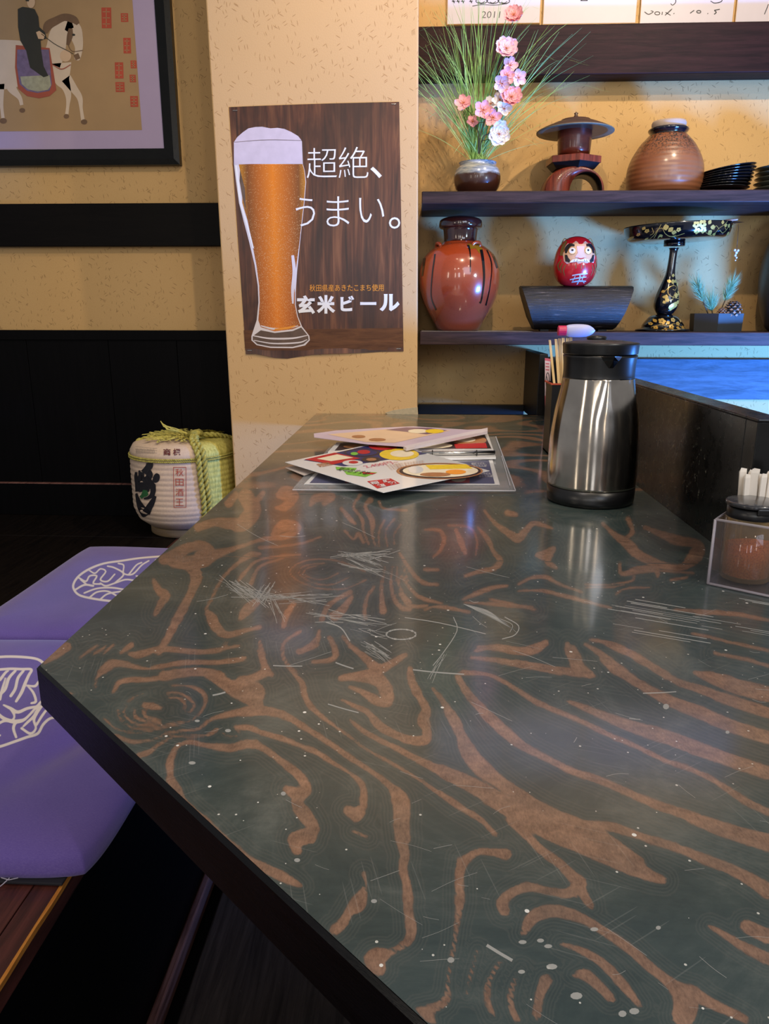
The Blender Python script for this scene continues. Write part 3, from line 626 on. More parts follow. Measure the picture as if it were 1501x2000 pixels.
def poster():
    Yp = YP-.0012; base = onY(618, 690, Yp); o3 = 3.7037
    root = thing('poster', 'brown beer poster with tall glass and white Japanese writing pinned to the pillar', 'poster', base)
    def L(k): return fy(Yp-.00018*k, base)
    zc = lambda pts: [(420+x/o3, 180+y/o3) for x, y in pts]
    mb = MB(); top = [(100+ (1330-100)*t, 108+(70-108)*t - 4*math.sin(t*math.pi)) for t in np.linspace(0, 1, 12)]
    bot = [(1362, 1875), (1200, 1878), (1080, 1885), (950, 1890), (820, 1893), (700, 1900), (600, 1915), (520, 1928), (430, 1922), (360, 1906), (290, 1893), (222, 1895)]
    n = 12; tp = zc(top); bt_ = zc(bot[::-1]); rows = 44; vs_ = []; rng = lambda u, t: .0
    for r in range(rows+1):
        t = r/rows
        for k in range(n):
            p = L(0)(tp[k][0]*(1-t)+bt_[k][0]*t, tp[k][1]*(1-t)+bt_[k][1]*t); wv = (.002*math.sin(k*1.1)+.0015) * max(0, t-.982)/.018; vs_.append((p[0], p[1]-max(0, wv), p[2]))
    mb.add(vs_, [(r*n+k, (r+1)*n+k, (r+1)*n+k+1, r*n+k+1) for r in range(rows) for k in range(n-1)], 0, True)
    # printed table strip
    mb.poly([L(1)(*p) for p in zc([(206, 1722), (1357, 1705), (1361, 1862), (1100, 1868), (700, 1868), (217, 1868)])], 1)
    # glass: edge, beer, foam, foot
    outl = [(135,360),(136,520),(150,640),(172,800),(205,930),(245,1080),(285,1250),(308,1400),(313,1520),(300,1650),(262,1765),(262,1795),(300,1830),(400,1850),(560,1852),(650,1832),(684,1795),(680,1762),(628,1695),(598,1620),(583,1540),(582,1450),(592,1300),(612,1100),(628,950),(645,800),(657,650),(648,570),(634,520),(627,355)]
    mb.poly([L(2)(*p) for p in zc(outl)], 2)
    inn = [(170,520),(196,640),(196,800),(235,930),(265,1080),(298,1250),(318,1400),(322,1520),(312,1650),(330,1700),(430,1730),(560,1715),(618,1690),(592,1620),(577,1540),(576,1450),(570,1400),(588,1250),(608,1100),(624,950),(641,800),(653,650),(645,570),(632,520)]
    mb.poly([L(3)(*p) for p in zc(inn)], 3)
    left = [(166,520),(190,640),(192,800),(220,900),(203,800),(196,640),(178,520)]
    mb.poly([L(4)(*p) for p in zc([(180,560),(215,700),(222,860),(196,760),(176,640)])], 6)
    foam = [(135,362),(160,325),(200,290),(240,262),(290,252),(340,250),(400,262),(450,258),(500,266),(550,288),(600,318),(625,350),(633,518),(430,514),(250,520),(136,524)]
    mb.poly([L(4)(*p) for p in zc(foam)], 4)
    mb.poly([L(4.5)(*p) for p in zc([(272,1765),(330,1722),(430,1742),(560,1728),(622,1702),(672,1762),(676,1792),(640,1822),(560,1842),(400,1840),(305,1822),(272,1792)])], 6)
    for P in ([(275,1762,6),(400,1782,12),(560,1780,12),(672,1758,5)], [(280,1795,5),(420,1818,9),(600,1812,10),(665,1790,5)], [(330,1690,8),(420,1712,14),(520,1708,10),(600,1690,6)]):
        stroke_on(mb, [(420+a/o3, 180+b/o3, w_/o3) for a, b, w_ in P], L(5), 2)
    stroke_on(mb, [(420+a/o3, 180+b/o3, w_/o3) for a, b, w_ in [(430,1716,10),(520,1706,16),(580,1690,8)]], L(6), 7)
    stroke_on(mb, [(420+a/o3, 180+b/o3, w_/o3) for a, b, w_ in [(560,1180,20),(572,1300,26),(560,1430,22),(562,1530,12)]], L(5), 2)
    stroke_on(mb, [(420+a/o3, 180+b/o3, w_/o3) for a, b, w_ in [(150,530,10),(168,680,14),(185,800,14),(235,980,14),(275,1130,10)]], L(5), 5)
    stroke_on(mb, [(420+a/o3, 180+b/o3, w_/o3) for a, b, w_ in [(136,362,3),(380,345,4),(626,350,3)]], L(5), 6)
    q = lambda x0, y0, x1, y1, sk=-.012: [(420+a/o3, 180+(b+(a-x0)*sk)/o3) for a, b in ((x0, y0), (x1, y0), (x1, y1), (x0, y1))]
    T = L(6); th = -.012
    for ch, x0, y0, x1, y1, of in (('超', 662, 405, 880, 622, th), ('絶', 893, 397, 1108, 622, th), ('、', 1122, 540, 1205, 622, .0), ('う', 582, 765, 722, 972, th), ('ま', 805, 755, 970, 972, th), ('い', 1040, 765, 1222, 945, th), ('。', 1256, 905, 1338, 988, .0)):
        text_on(mb, ch, q(x0, y0, x1, y1), T, 5, of)
    text_on(mb, '秋田県産あきたこまち使用', q(682, 1392, 1218, 1442, -.006), T, 7, .0)
    for ch, x0, y0, x1, y1 in (('玄', 592, 1470, 722, 1605), ('米', 734, 1468, 868, 1602), ('ビ', 905, 1472, 1005, 1585), ('ー', 1048, 1518, 1165, 1540), ('ル', 1188, 1460, 1333, 1585)):
        text_on(mb, ch, q(x0, y0, x1, y1, 0), T, 5, .045)
    mb.build('sheet', [M['poster_wood'], M['poster_table'], M['glass_print'], M['beer'], M['foam'], M['white'], M['glass_dark'], M['orange']], root)
    for x, y in ((145, 133), (1292, 86), (250, 1868), (1326, 1855)):
        p = L(7)(420+x/o3, 180+y/o3); MB().box(-.006, .006, -.0012, 0, -.0006, .0006).build('staple', M['steel_plain'], root, p)
poster()

# ---------------------------------------------------------------- framed painting, left wall
M['silk'] = plain('aged_silk', '#a08058', .7, var=.12, ns=14); M['mount'] = plain('lilac_mount', '#a594b0', .7, var=.03)
M['horse'] = plain('painted_pale_coat', '#c9b39b', .7, var=.10, ns=25); M['mane'] = plain('painted_mane', '#6d5138', .7, var=.3); M['robe'] = plain('painted_dark_robe', '#27261f', .7, var=.25)
M['saddle'] = plain('painted_saddle_cloth', '#6a5a78', .7, var=.45, ns=70); M['seal'] = plain('seal_red', '#a8432a', .7, var=.2); M['skin'] = plain('painted_skin', '#c9a887', .7)
M['saddlerim'] = plain('painted_red_rim', '#9a4a36', .7); M['saddlepale'] = plain('painted_pale_cloth', '#98967f', .7, var=.4, ns=90)
M['frame'] = wood('black_frame', '#040404', '#0c0b09', (3, 3, 3), rough=.3, coat=.0, spec=.25)
def picture():
    Yf = YW-.028; base = onY(200, 322, Yf); root = thing('framed_painting', 'framed silk painting of a dark-robed rider on a pale horse, lilac mount', 'picture', base)
    s = 3.4114; Z = lambda pts: [(x/s, y/s) for x, y in pts]
    xr = onY(349, 322, Yf)[0]-base[0]+.002; zb = 0; xi = onY(319, 297, Yf)[0]-base[0]; zi = onY(319, 297, Yf)[2]-base[2]
    W = 1.06; H = .72; xl = xr-W; t = xr-xi; dp = .027
    fm = MB()
    def fr(x0, z0, x1, z1, t): # four mitred sides
        o_ = [(x0, z0), (x1, z0), (x1, z1), (x0, z1)]; i_ = [(x0+t, z0+t), (x1-t, z0+t), (x1-t, z1-t), (x0+t, z1-t)]; m1 = [(x0+t*.35, z0+t*.35), (x1-t*.35, z0+t*.35), (x1-t*.35, z1-t*.35), (x0+t*.35, z1-t*.35)]
        vv = [(a, dp, b) for a, b in o_]+[(a, .004, b) for a, b in o_]+[(a, 0, b) for a, b in m1]+[(a, .009, b) for a, b in i_]+[(a, .016, b) for a, b in i_]
        fm.add(vv, [(r*4+k, r*4+(k+1) % 4, (r+1)*4+(k+1) % 4, (r+1)*4+k) for r in range(4) for k in range(4)])
    fr(xl, zb, xr, zb+H, t); fm.build('frame', M['frame'], root)
    MB().box(xl+t*.8, xr-t*.8, .015, .018, zb+t*.8, zb+H-t*.8).build('mount', M['mount'], root)
    Ys = Yf+.0145; L = lambda k: fy(Ys-.0002*k, base); pm = MB()
    pr = L(0)(277, 254)
    pm.add([(xl+.09, pr[1], pr[2]), (pr[0], pr[1], pr[2]), (pr[0], pr[1], zb+H-.09), (xl+.09, pr[1], zb+H-.09)], [(0, 1, 2, 3)], 0)
    def S(P, k, mi): stroke_on(pm, [(a/s, b/s, w_/s) for a, b, w_ in P], L(k), mi)
    # pale horse: rump, belly, legs, neck, head
    S([(-330,330,10),(-260,400,180),(-120,420,300),(20,430,330),(130,420,300),(240,420,240),(330,400,170),(370,330,120)], 1, 1)
    S([(330,420,150),(370,330,130),(390,230,120),(430,170,95),(480,150,70)], 2, 1)
    S([(440,170,60),(490,190,95),(515,260,75),(525,320,52),(515,385,42),(512,402,20)], 2, 1)
    S([(400,420,150),(410,520,110),(440,580,60),(455,640,38),(452,700,22),(445,760,22)], 2, 1)
    S([(440,520,70),(490,590,52),(530,650,38),(540,720,22),(552,800,24)], 2, 1)
    S([(60,520,90),(80,590,60),(130,650,30),(145,700,22)], 2, 1); S([(0,560,60),(10,700,24),(20,790,22)], 1, 1)
    for x, y, r in ((560, 812, 22), (442, 775, 19), (148, 735, 20), (22, 805, 24)): pm.poly([L(3)(*p) for p in Z(ell(x, y, r, r*.8, 12))], 2)
    S([(300,220,30),(320,170,60),(370,140,55),(430,115,50),(490,130,50),(520,160,25)], 3, 2); S([(470,190,26),(465,240,40),(450,300,20)], 3, 2)
    S([(505,360,36),(520,395,34)], 3, 2); pm.poly([L(4)(*p) for p in Z(ell(490, 232, 11, 8, 10))], 3)
    # saddle cloth
    pm.poly([L(4)(*p) for p in Z([(105,300),(330,320),(350,440),(375,600),(330,640),(260,655),(180,640),(120,590),(100,450)])], 6)
    pm.poly([L(5)(*p) for p in Z([(115,330),(325,330),(345,560),(330,605),(250,620),(180,605),(130,560),(112,440)])], 4)
    pm.poly([L(6)(*p) for p in Z([(135,510),(330,500),(340,570),(320,598),(250,610),(185,595),(145,560)])], 7)
    # rider
    pm.poly([L(7)(*p) for p in Z([(118,60),(150,45),(185,50),(230,60),(255,110),(262,180),(300,215),(310,255),(270,270),(275,340),(290,440),(322,505),(290,515),(200,450),(175,340),(135,270),(120,180)])], 3)
    pm.poly([L(8)(*p) for p in Z(ell(207, 14, 27, 40, 16))], 5); pm.poly([L(9)(*p) for p in Z([(170,5),(175,-50),(235,-50),(236,-6),(205,-18),(190,10)])], 3)
    pm.poly([L(9)(*p) for p in Z([(240,215),(262,205),(300,235),(290,262),(255,258)])], 5)
    S([(275,225,4),(360,290,4),(435,330,4),(490,360,3)], 9, 3); S([(455,200,5),(450,280,5),(480,340,4),(550,335,4)], 9, 2); S([(350,430,5),(410,460,6),(470,430,5)], 9, 6)
    pm.poly([L(5)(*p) for p in Z(ell(436, 372, 38, 40, 16))], 5)
    for x0, y0, x1, y1 in ((675,50,740,188),(803,88,852,146),(820,252,870,356),(764,415,820,523),(868,403,908,455),(862,498,903,548),(768,547,828,613),(866,640,918,712)):
        pm.poly([L(2)(*p) for p in Z([(x0, y0), (x1, y0), (x1+3, y1), (x0+3, y1)])], 8)
        for k in range(3): S([(x0+8, y0+(k+.7)*(y1-y0)/3.4, 4), (x1-8, y0+(k+.7)*(y1-y0)/3.4, 4)], 3, 0)
        S([((x0+x1)/2, y0+6, 4), ((x0+x1)/2, y1-6, 4)], 3, 0)
    pm.build('painting', [M['silk'], M['horse'], M['mane'], M['robe'], M['saddle'], M['skin'], M['saddlerim'], M['saddlepale'], M['seal']], root)
picture()

# ---------------------------------------------------------------- signed boards over the beam
M['board'] = plain('white_art_board', '#c4bcc4', .45, var=.03); M['boardedge'] = plain('gilt_board_edge', '#b58a4e', .5)
def boards():
    Yb = YW-.006
    spec = [((872, 1054), 0, 'white signed card with sketched faces and a year, leftmost on the beam'), ((1059, 1241), 1, 'nearly blank white signed card between the two dated cards'),
            ((1248, 1430), 2, 'white signed card in clear wrap, looped signature and date'), ((1434, 1620), 3, 'white signed card cut by the right edge of the photo')]
    for (x0, x1), k, lab in spec:
        base = onY((x0+x1)/2, 44, Yb); base[2] = bt+.0005 if False else zY(47, Yb, (x0+x1)//2); root = thing('signature_card', lab, 'card', base, 'signature cards along the beam')
        a = onY(x0, 44, Yb)[0]-base[0]; b = onY(x1, 44, Yb)[0]-base[0]
        MB().box(a, b, 0, .004, 0, .27).build('card', M['boardedge'], root); 
        mb = MB(); e = .0018; mb.box(a+e, b-e, -.0006, 0, e, .268)
        def S(P, sx, oy=0): stroke_on(mb, [(p[0], p[1]+oy, p[2]) for p in P], fy(Yb-.0009, base), 1, 4)
        if k == 0:
            for cx in (940, 962, 984): S([(x_, y_, 1.6) for x_, y_ in ell(cx, 2, 11, 5, 10)+[(cx+11, 2)]], 1); S([(cx-6, 4, 1.4), (cx, 6, 1.4), (cx+6, 3, 1.4)], 1)
            S([(922, 12, 1.6), (940, 9, 1.2), (965, 10, 1.2), (990, 7, 1.5)], 1)
            for x_ in (884, 893, 902, 918): S([(x_, 0, 2), (x_+3, 6, 2)], 1); S([(x_-2, 3, 1.5), (x_+5, 2, 1.5)], 1)
            text_on(mb, '2011', [(941, 22), (977, 22), (975, 35), (940, 35)], fy(Yb-.0009, base), 1, -.01)
        if k == 1: S([(1133, 1, 2), (1147, 1, 2)], 1); S([(1135, -6, 2), (1135, 1, 2)], 1); S([(1146, -6, 2), (1146, 1, 2)], 1)
        if k == 2:
            S([(1258, 23, 1.8), (1266, 28, 1.8), (1275, 23, 1.8), (1270, 21, 1.4)], 1); S([(x_, y_, 1.8) for x_, y_ in ell(1283, 26, 5, 3, 9)+[(1288, 26)]], 1); S([(1292, 29, 1.8), (1293, 23, 1.6)], 1); S([(1298, 30, 1.8), (1308, 21, 2.2), (1312, 17, 1.2)], 1); S([(1299, 24, 1.6), (1309, 30, 1.6)], 1)
            S([(1315, 26, 2.4), (1316, 27, 2.4)], 1); S([(1347, 26, 1.8), (1355, 20, 1.8)], 1); S([(x_, y_, 2) for x_, y_ in ell(1364, 23, 4, 2.5, 9)+[(1368, 23)]], 1); S([(1381, 26, 2.4), (1382, 27, 2.4)], 1); S([(1394, 20, 1.8), (1398, 24, 2.2), (1394, 28, 2)], 1); S([(1395, 20, 1.8), (1405, 18, 1.8)], 1)
            S([(1318, -6, 1.8), (1319, 4, 1.8), (1313, 10, 1.6), (1309, 7, 1.4)], 1); S([(1410, -4, 1.8), (1408, 3, 1.8), (1395, 6, 1.6), (1387, 2, 1.6)], 1)
        if k == 3: S([(1492, 28, 1.6), (1497, 16, 1.6), (1500, 8, 1.6)], 1)
        mb.build('face', [M['board'], M['ink']], root)
boards()

# ---------------------------------------------------------------- cushions
CR = """
H 150,215,4 170,150,12 175,150,8
"""
ZS['H'] = (0, 1020, 2.8583)
CF = """
H 620,440,12 540,430,12 450,410,12 415,380,12 410,345,12 440,300,12 500,260,12 580,230,11 680,215,11 780,200,10 900,190,10
H 415,380,10 470,350,11 520,355,11
H 470,395,9 540,370,9 620,365,10 690,375,9
H 440,310,9 480,330,9 500,300,9 540,300,9 520,340,9 560,345,9
H 500,270,8 530,285,8 560,260,8 590,275,8 560,320,9 600,330,9 640,290,8
H 600,245,8 640,255,9 690,290,9 640,340,9
H 660,230,8 690,240,8 690,285,8 740,290,9 790,240,8 830,215,8
H 720,290,9 760,240,8 790,225,8
H 760,300,8 800,300,8 850,240,8 870,210,8
H 450,320,9 480,345,9
H 560,340,9 590,355,9 640,340,9 700,320,9 750,325,9
H 500,420,10 540,390,9 600,385,9 650,410,9
H 560,430,9 600,400,9 680,385,9
"""
CN = """
H -330,920,16 -250,830,16 -120,775,16 0,752,14 120,752,14 210,765,14 250,800,18 230,820,14
H -330,920,16 -340,1020,16 -290,1130,16 -180,1220,16 -60,1260,16 0,1252,15 80,1225,15 150,1200,15 210,1180,15 240,1130,15 280,1095,14 330,1090,10
H 0,822,14 60,818,14 120,820,14 175,822,14 160,855,16 140,900,18 120,950,18 90,1000,14
H 0,880,16 30,840,14 45,830,10
H 0,960,18 30,930,16 50,870,16 85,830,14
H 60,970,16 85,930,16 100,870,16 130,830,14
H 30,870,8 10,940,14 0,990,14
H 150,910,8 195,915,14 215,890,12
H 150,910,8 185,950,14 200,1000,14 175,1010,12
H 20,1020,10 60,1040,18 100,1060,18 150,1040,16 200,1030,14
H -60,1000,14 0,1080,18 60,1110,22 110,1110,22 150,1090,14 230,1000,12
H 90,1110,16 75,1150,16 90,1200,14
H 60,1040,16 80,1080,12 70,1110,12
H 120,1150,14 170,1180,14 200,1150,12 190,1100,14 230,1030,14 260,1010,10
H 130,1140,10 150,1120,14 190,1080,14 220,1020,10
H 205,1130,12 235,1080,14 270,1040,12 300,1060,10
H -20,1130,16 20,1110,14 50,1110,14
H -120,830,14 -100,900,18 -140,960,18
H -200,860,14 -180,930,18 -220,1000,18 -160,1060,16 -60,1040,16
H -260,1050,14 -160,1120,16 -60,1180,14 0,1190,12
H -60,830,12 -60,900,16 -20,960,14
"""
cu = NT('purple_cotton'); g = cu.coord(); at = cu.n('Attribute', attribute_name='print').outputs['Fac']
cb = cu.mix(cu.noise(g, 9, 4, .6), srgb('#4c3a84'), srgb('#66509c')); wv = cu.noise(cu.mapping(g, (1, 5, 1)), 330, 3, .7); cb = cu.mix(cu.mr(wv, .4, .7, 0, .22), cb, srgb('#8a78b8'))
cb = cu.mix(cu.mr(at, .6, -.6), cb, srgb('#dccfc3')); cu.B(Base_Color=cb, Roughness=.85, Sheen_Weight=.25).bump(wv, .2, .0006); M['cushion'] = cu.mat
M['cushion_dark'] = plain('dark_zip_edge', '#14121a', .8); M['zip'] = plain('grey_green_zip', '#4c524b', .8, ns=300, var=.35); M['thread'] = plain('loose_thread', '#a79fae', .8)
def cushion(x0, x1, y0, y1, strokes, label, h0=.042, seed=1, skew=0.0, chop=0.0):
    root = thing('floor_cushion', label, 'cushion', ((x0+x1)/2, (y0+y1)/2, .001), 'purple floor cushions')
    cx, cy = (x0+x1)/2, (y0+y1)/2; nx, ny = 300, 300; u = np.linspace(-1, 1, nx); U, Vv = np.meshgrid(u, u)
    # rounded corners, puffy middle, thin rim
    pinch = 1-.012*(np.abs(U)**6+np.abs(Vv)**6); k = .035
    X = U*(x1-x0)/2*(1-k*np.abs(Vv)**10); Y = Vv*(y1-y0)/2*(1-k*np.abs(U)**10)
    if skew: X = X + skew*(1+U)/2*(1-Vv)/2
    e = np.clip(1-np.maximum(np.abs(U)**9, np.abs(Vv)**9), 0, 1)**.5
    rs = np.random.RandomState(seed)
    wr = sum(a*np.sin(f1*X*1.0+f2*Y+p) for a, f1, f2, p in [(rs.uniform(.0008, .002), rs.uniform(-22, 22), rs.uniform(-22, 22), rs.uniform(0, 6)) for _ in range(7)])
    Zt = h0*.45 + (h0*.55+wr)*e + .006*(1-U*U)*(1-Vv*Vv)
    Zt = Zt - .012*np.exp(-((X-(x1-cx)*.62-(Y+ .05)*.35)/.03)**2)*np.exp(-((Y+.04)/.13)**2)*(1 if seed == 1 else 0)
    V = np.stack([X.ravel(), Y.ravel(), Zt.ravel()], 1); P = projn(V+np.array([cx, cy, .001])); D = sdf(P, parse(strokes), 4, 12)
    me = bpy.data.meshes.new('cover'); fs = []
    for j in range(ny-1): a = np.arange(nx-1)+j*nx; fs.append(np.stack([a, a+1, a+nx+1, a+nx], 1))
    F_ = np.concatenate(fs).tolist(); VL = V.tolist()
    # sides and underside
    per = [i for i in range(nx)]+[j*nx+nx-1 for j in range(1, ny)]+[(ny-1)*nx+i for i in range(nx-2, -1, -1)]+[j*nx for j in range(ny-2, 0, -1)]
    o0 = len(VL); m_ = len(per)
    for zf, ins in ((.62, 1.006), (.3, 1.004), (.02, .985)): VL += [[V[i][0]*ins, V[i][1]*ins, V[i][2]*zf] for i in per]
    R0 = per; 
    for r in range(3):
        R1 = [o0+r*m_+k for k in range(m_)]
        for k in range(m_): k2 = (k+1) % m_; F_.append([R0[k], R1[k], R1[k2], R0[k2]])
        R0 = R1
    F_.append(R0[::-1])
    me.from_pydata(VL, [], F_); me.materials.append(M['cushion']); D = np.concatenate([D, np.full(3*m_, 9.)])
    me.attributes.new('print', 'FLOAT', 'POINT').data.foreach_set('value', D.astype(np.float32)); me.polygons.foreach_set('use_smooth', [True]*len(F_)); me.update()
    o = bpy.data.objects.new('cover', me); COL.objects.link(o); o.parent = root
    return root, (x1-x0)/2, (y1-y0)/2
r1, hx, hy = cushion(-.955, -.374, .706, 1.298, CN, 'nearest purple floor cushion with large white crest, at the edge of the leg well', .046, 1)
zb_ = MB(); zb_.box(-hx+.02, hx-.12, -hy-.0075, -hy-.002, .004, .0135); zb_.build('zip', M['zip'], r1, bevel=.002)
MB().box(-hx+.01, hx-.03, -hy-.0055, -hy+.01, .001, .0045).build('hem', M['cushion_dark'], r1, bevel=.001)
tm = MB(); tm.tube([(hx-.088, -hy-.010, .014), (hx-.094, -hy-.014, .009), (hx-.102, -hy-.017, .003)], .0007, 5); tm.tube([(hx-.098, -hy-.010, .014), (hx-.088, -hy-.012, .013), (hx-.078, -hy-.010, .0145)], .0006, 5)
tm.build('loose_thread', M['thread'], r1)
r2, hx, hy = cushion(-.912, -.37, 1.322, 1.915, CF, 'farther purple floor cushion lying nearest the straw-wrapped barrel', .04, 2)

# ---------------------------------------------------------------- things on the shelves
def depth_at(Y, x=1100, y=400): return float((onY(x, y, Y)-C0)@fw)
def pprof(cx, Y, rows, zbase):
    """pixel rows (y, half width) of a turned object at depth Y -> (r, z) profile, bottom to top"""
    out = []
    for y, hw in rows:
        P = onY(cx, y, Y); out.append((max(hw*float((P-C0)@fw)/F_PX, 0), float(P[2])-zbase))
    z0 = out[0][1]; return [(r, z-z0) for r, z in out]
def smooth_prof(pr, n=4): return [(max(0, p[0]), p[1]) for p in cr_spline(pr, n)]
def rad(prof, z):
    zs = [p[1] for p in prof]; rs_ = [p[0] for p in prof]; return float(np.interp(z, zs, rs_))
def surf(prof, off=.0006):
    """maps local (x, z) to the front of a turned body"""
    def f(x, z):
        r = rad(prof, z); q = max(r*r-x*x, (r*.04)**2); k = 1+off/max(r, 1e-3); return (x*k, -math.sqrt(q)*k-off*.3, z)
    return f
YS = 2.235
def base_at(cx, z, Y=YS):
    p = onY(cx, 330 if z > .75 else 480, Y); return (float(p[0]), Y, z+.0003)
# flower bowl
gl = NT('two_tone_glaze'); g = gl.coord(); gz = gl.n('SeparateXYZ', {0: g}).outputs[2]; nn = gl.noise(g, 28, 3)
lvl = gl.math('ADD', gz, gl.math('MULTIPLY', gl.math('SUBTRACT', nn, .5), .022)); n3 = gl.noise(gl.mapping(g, (1, 1, 6)), 22, 4, .6)
gu = gl.mix(gl.mr(n3, .35, .65), srgb('#53626e'), srgb('#b9b6ab')); gl.B(Base_Color=gl.mix(gl.mr(lvl, .050, .056), srgb('#3b1d12'), gu), Roughness=gl.mr(lvl, .05, .056, .3, .16), Coat_Weight=.4); M['glaze'] = gl.mat
M['soil'] = plain('dark_vase_inside', '#15100c', .8)
def bowl():
    b = base_at(932, S1, 2.21); root = thing('flower_vase', 'small round pot with blue-grey glaze over brown holding grass and blossoms', 'vase', b)
    pr = smooth_prof(pprof(932, 2.21, [(367, 27), (362, 34), (350, 42), (338, 45), (326, 45), (315, 42), (309, 37), (305, 36), (301, 37)], S1))
    MB().lathe(pr + [(pr[-1][0]-.003, pr[-1][1]), (pr[-1][0]-.005, pr[-1][1]-.012)], 56).build('body', M['glaze'], root)
    return b, pr[-1][1]
vb, vh = bowl()
gm = NT('grass_green'); g = gm.coord(); gm.B(Base_Color=gm.mix(gm.noise(g, 25, 2), srgb('#4d8a30'), srgb('#a9d07c')), Roughness=.5); M['grass'] = gm.mat
def grass():
    rnd = random.Random(11); mb = MB(); zb_ = vh
    def blade(P, w_):
        S = cr_spline(P, 5); n = len(S); L = []; R = []; side = Vector((rnd.uniform(-1, 1), rnd.uniform(-.6, .6), 0)).normalized()
        for i, p in enumerate(S):
            t = i/(n-1); ww = w_*(1-t)**.6*.5+.00015; L.append((p[0]-side.x*ww, p[1]-side.y*ww, p[2])); R.append((p[0]+side.x*ww, p[1]+side.y*ww, p[2]))
        mb.strip(L, R, 0, True)
    for k in range(150):
        a = rnd.gauss(0.0, .34)+ (-.06 if k % 3 else .12); ln = rnd.uniform(.26, .47)*(1-abs(a)*.25); yy = rnd.uniform(-.35, .12); bend = rnd.uniform(-.04, .12)*np.sign(a)
        x0 = rnd.uniform(-.018, .018); y0 = rnd.uniform(-.012, .012)
        P = []
        for t in (-.12, 0, .25, .5, .75, 1):
            s_ = ln*t; P.append((x0+s_*math.sin(a)+bend*max(t, 0)**2.2, y0+s_*yy*.35*max(t, 0), zb_ + s_*math.cos(a)-abs(bend)*max(t, 0)**3*.6))
        blade(P, rnd.uniform(.0016, .0032))
    far_tips = [(1150,128,180),(1142,122,170),(1117,88,120),(1116,195,60),(1190,180,180),(1108,216,40),(1060,250,40),(1040,255,30),(1055,288,10),(1070,287,0),(1180,50,50),(820,60,0),(822,95,0),(824,130,0),(826,200,0),(830,235,-20),(860,215,0),(1060,20,0),(1020,18,0),(1090,120,100),(886,300,-10)]
    for i, (x, y, _) in enumerate(far_tips):
        T_ = np.array(onY(x, y, 2.19+.03*math.sin(i*2.1)))-np.array(vb); T_[1] = np.clip(T_[1], -.06, .05); m0 = np.array([T_[0]*.35, T_[1]*.4, max(T_[2], zb_+.05)*.62+.05]); m1 = np.array([T_[0]*.7, T_[1]*.7, T_[2]*.93+.035])
        blade([(0, 0, zb_-.04), (T_[0]*.03, 0, zb_+.02), m0, m1, T_], .0015)
    o = mb.build('ornamental_grass', M['grass'], loc=vb); tag(o, 'spray of thin green grass blades rising from the small glazed pot', 'grass', kind='stuff')
grass()
pk = lambda nm, a, b: (lambda t: (t.B(Base_Color=t.mix(t.noise(t.coord(), 60, 3), srgb(a), srgb(b)), Roughness=.6, Subsurface_Weight=.0), t.mat)[1])(NT(nm))
M['petal_pink'] = pk('pink_petal', '#e88a94', '#f7c4cc'); M['petal_pale'] = pk('pale_pink_petal', '#e9a9bd', '#f6dbe4'); M['petal_white'] = pk('white_petal', '#e6dde0', '#fbf6f4'); M['core'] = plain('blossom_centre', '#d98a4a', .6); M['twig'] = plain('brown_twig', '#4a3a24', .8)
def blossom(parent, P, r, mat, seed, n=5, tiltx=0, tilty=0):
    rnd = random.Random(seed); mb = MB(); rot = Matrix.Rotation(tilty, 3, 'Y') @ Matrix.Rotation(tiltx, 3, 'X')
    for layer in range(2 if n > 5 else 1):
        for k in range(n):
            a0 = 2*math.pi*k/n+layer*.5+rnd.uniform(-.12, .12); rr = r*(1-.3*layer)*rnd.uniform(.9, 1.08); vs_ = []; nr, nc = 5, 5
            for i in range(nr):
                t = i/(nr-1)
                for j in range(nc):
                    s_ = (j/(nc-1)-.5)*2; w_ = rr*.42*math.sin(math.pi*min(1, t*.80+.08))**.8; u = rr*t*(1-.10*(s_*s_)*(t > .8)) + (-.06*rr if (abs(s_) < .1 and t > .9) else 0)
                    x = u*math.cos(a0)-s_*w_*math.sin(a0); z = u*math.sin(a0)+s_*w_*math.cos(a0); y = -rr*(.35*t*t-.10+.12*s_*s_)-.001*layer
                    q = rot @ Vector((x, y, z)); vs_.append((q.x, q.y, q.z))
            mb.add(vs_, [(i*nc+j, i*nc+j+1, (i+1)*nc+j+1, (i+1)*nc+j) for i in range(nr-1) for j in range(nc-1)], 0, True)
    for k in range(7):
        a = k*.9; q0 = rot@Vector((0, 0, 0)); q1 = rot@Vector((r*.25*math.cos(a), -r*.35, r*.25*math.sin(a))); mb.tube([q0, q1], .0006, 4, 1)
    mb.build('blossom', [mat, M['core']], parent, tuple(P))
def branch(lab, specs, mat_default, stem_pts):
    root = thing('blossom_branch', lab, 'flowers', vb, 'artificial blossom branches in the glazed pot'); mb = MB()
    loc = lambda x, y, Y: np.array(onY(x, y, Y))-np.array(vb)
    main = [np.array((0.0, 0, vh-.05))]+[loc(x, y, 2.195) for x, y in stem_pts]; mb.tube(cr_spline(main, 6), .0012, 6)
    for i, (x, y, r, mt, Y) in enumerate(specs):
        p = loc(x, y, Y); S = np.array(cr_spline(main, 6)); k = int(np.argmin(np.hypot(S[:, 0]-p[0], S[:, 2]-p[2]-.02)+ (S[:, 2] > p[2])*1)); mb.tube([S[k], (S[k]+p)/2+np.array([0, 0, -.004]), p+np.array([0, .003, 0])], .0008, 5)
        blossom(root, p, r, M[mt], i*7+len(specs), 8 if r > .026 else 5, (i*1.3 % 1.1)-.5, (i*.9 % 1.2)-.6)
    mb.build('stem', M['twig'], root)
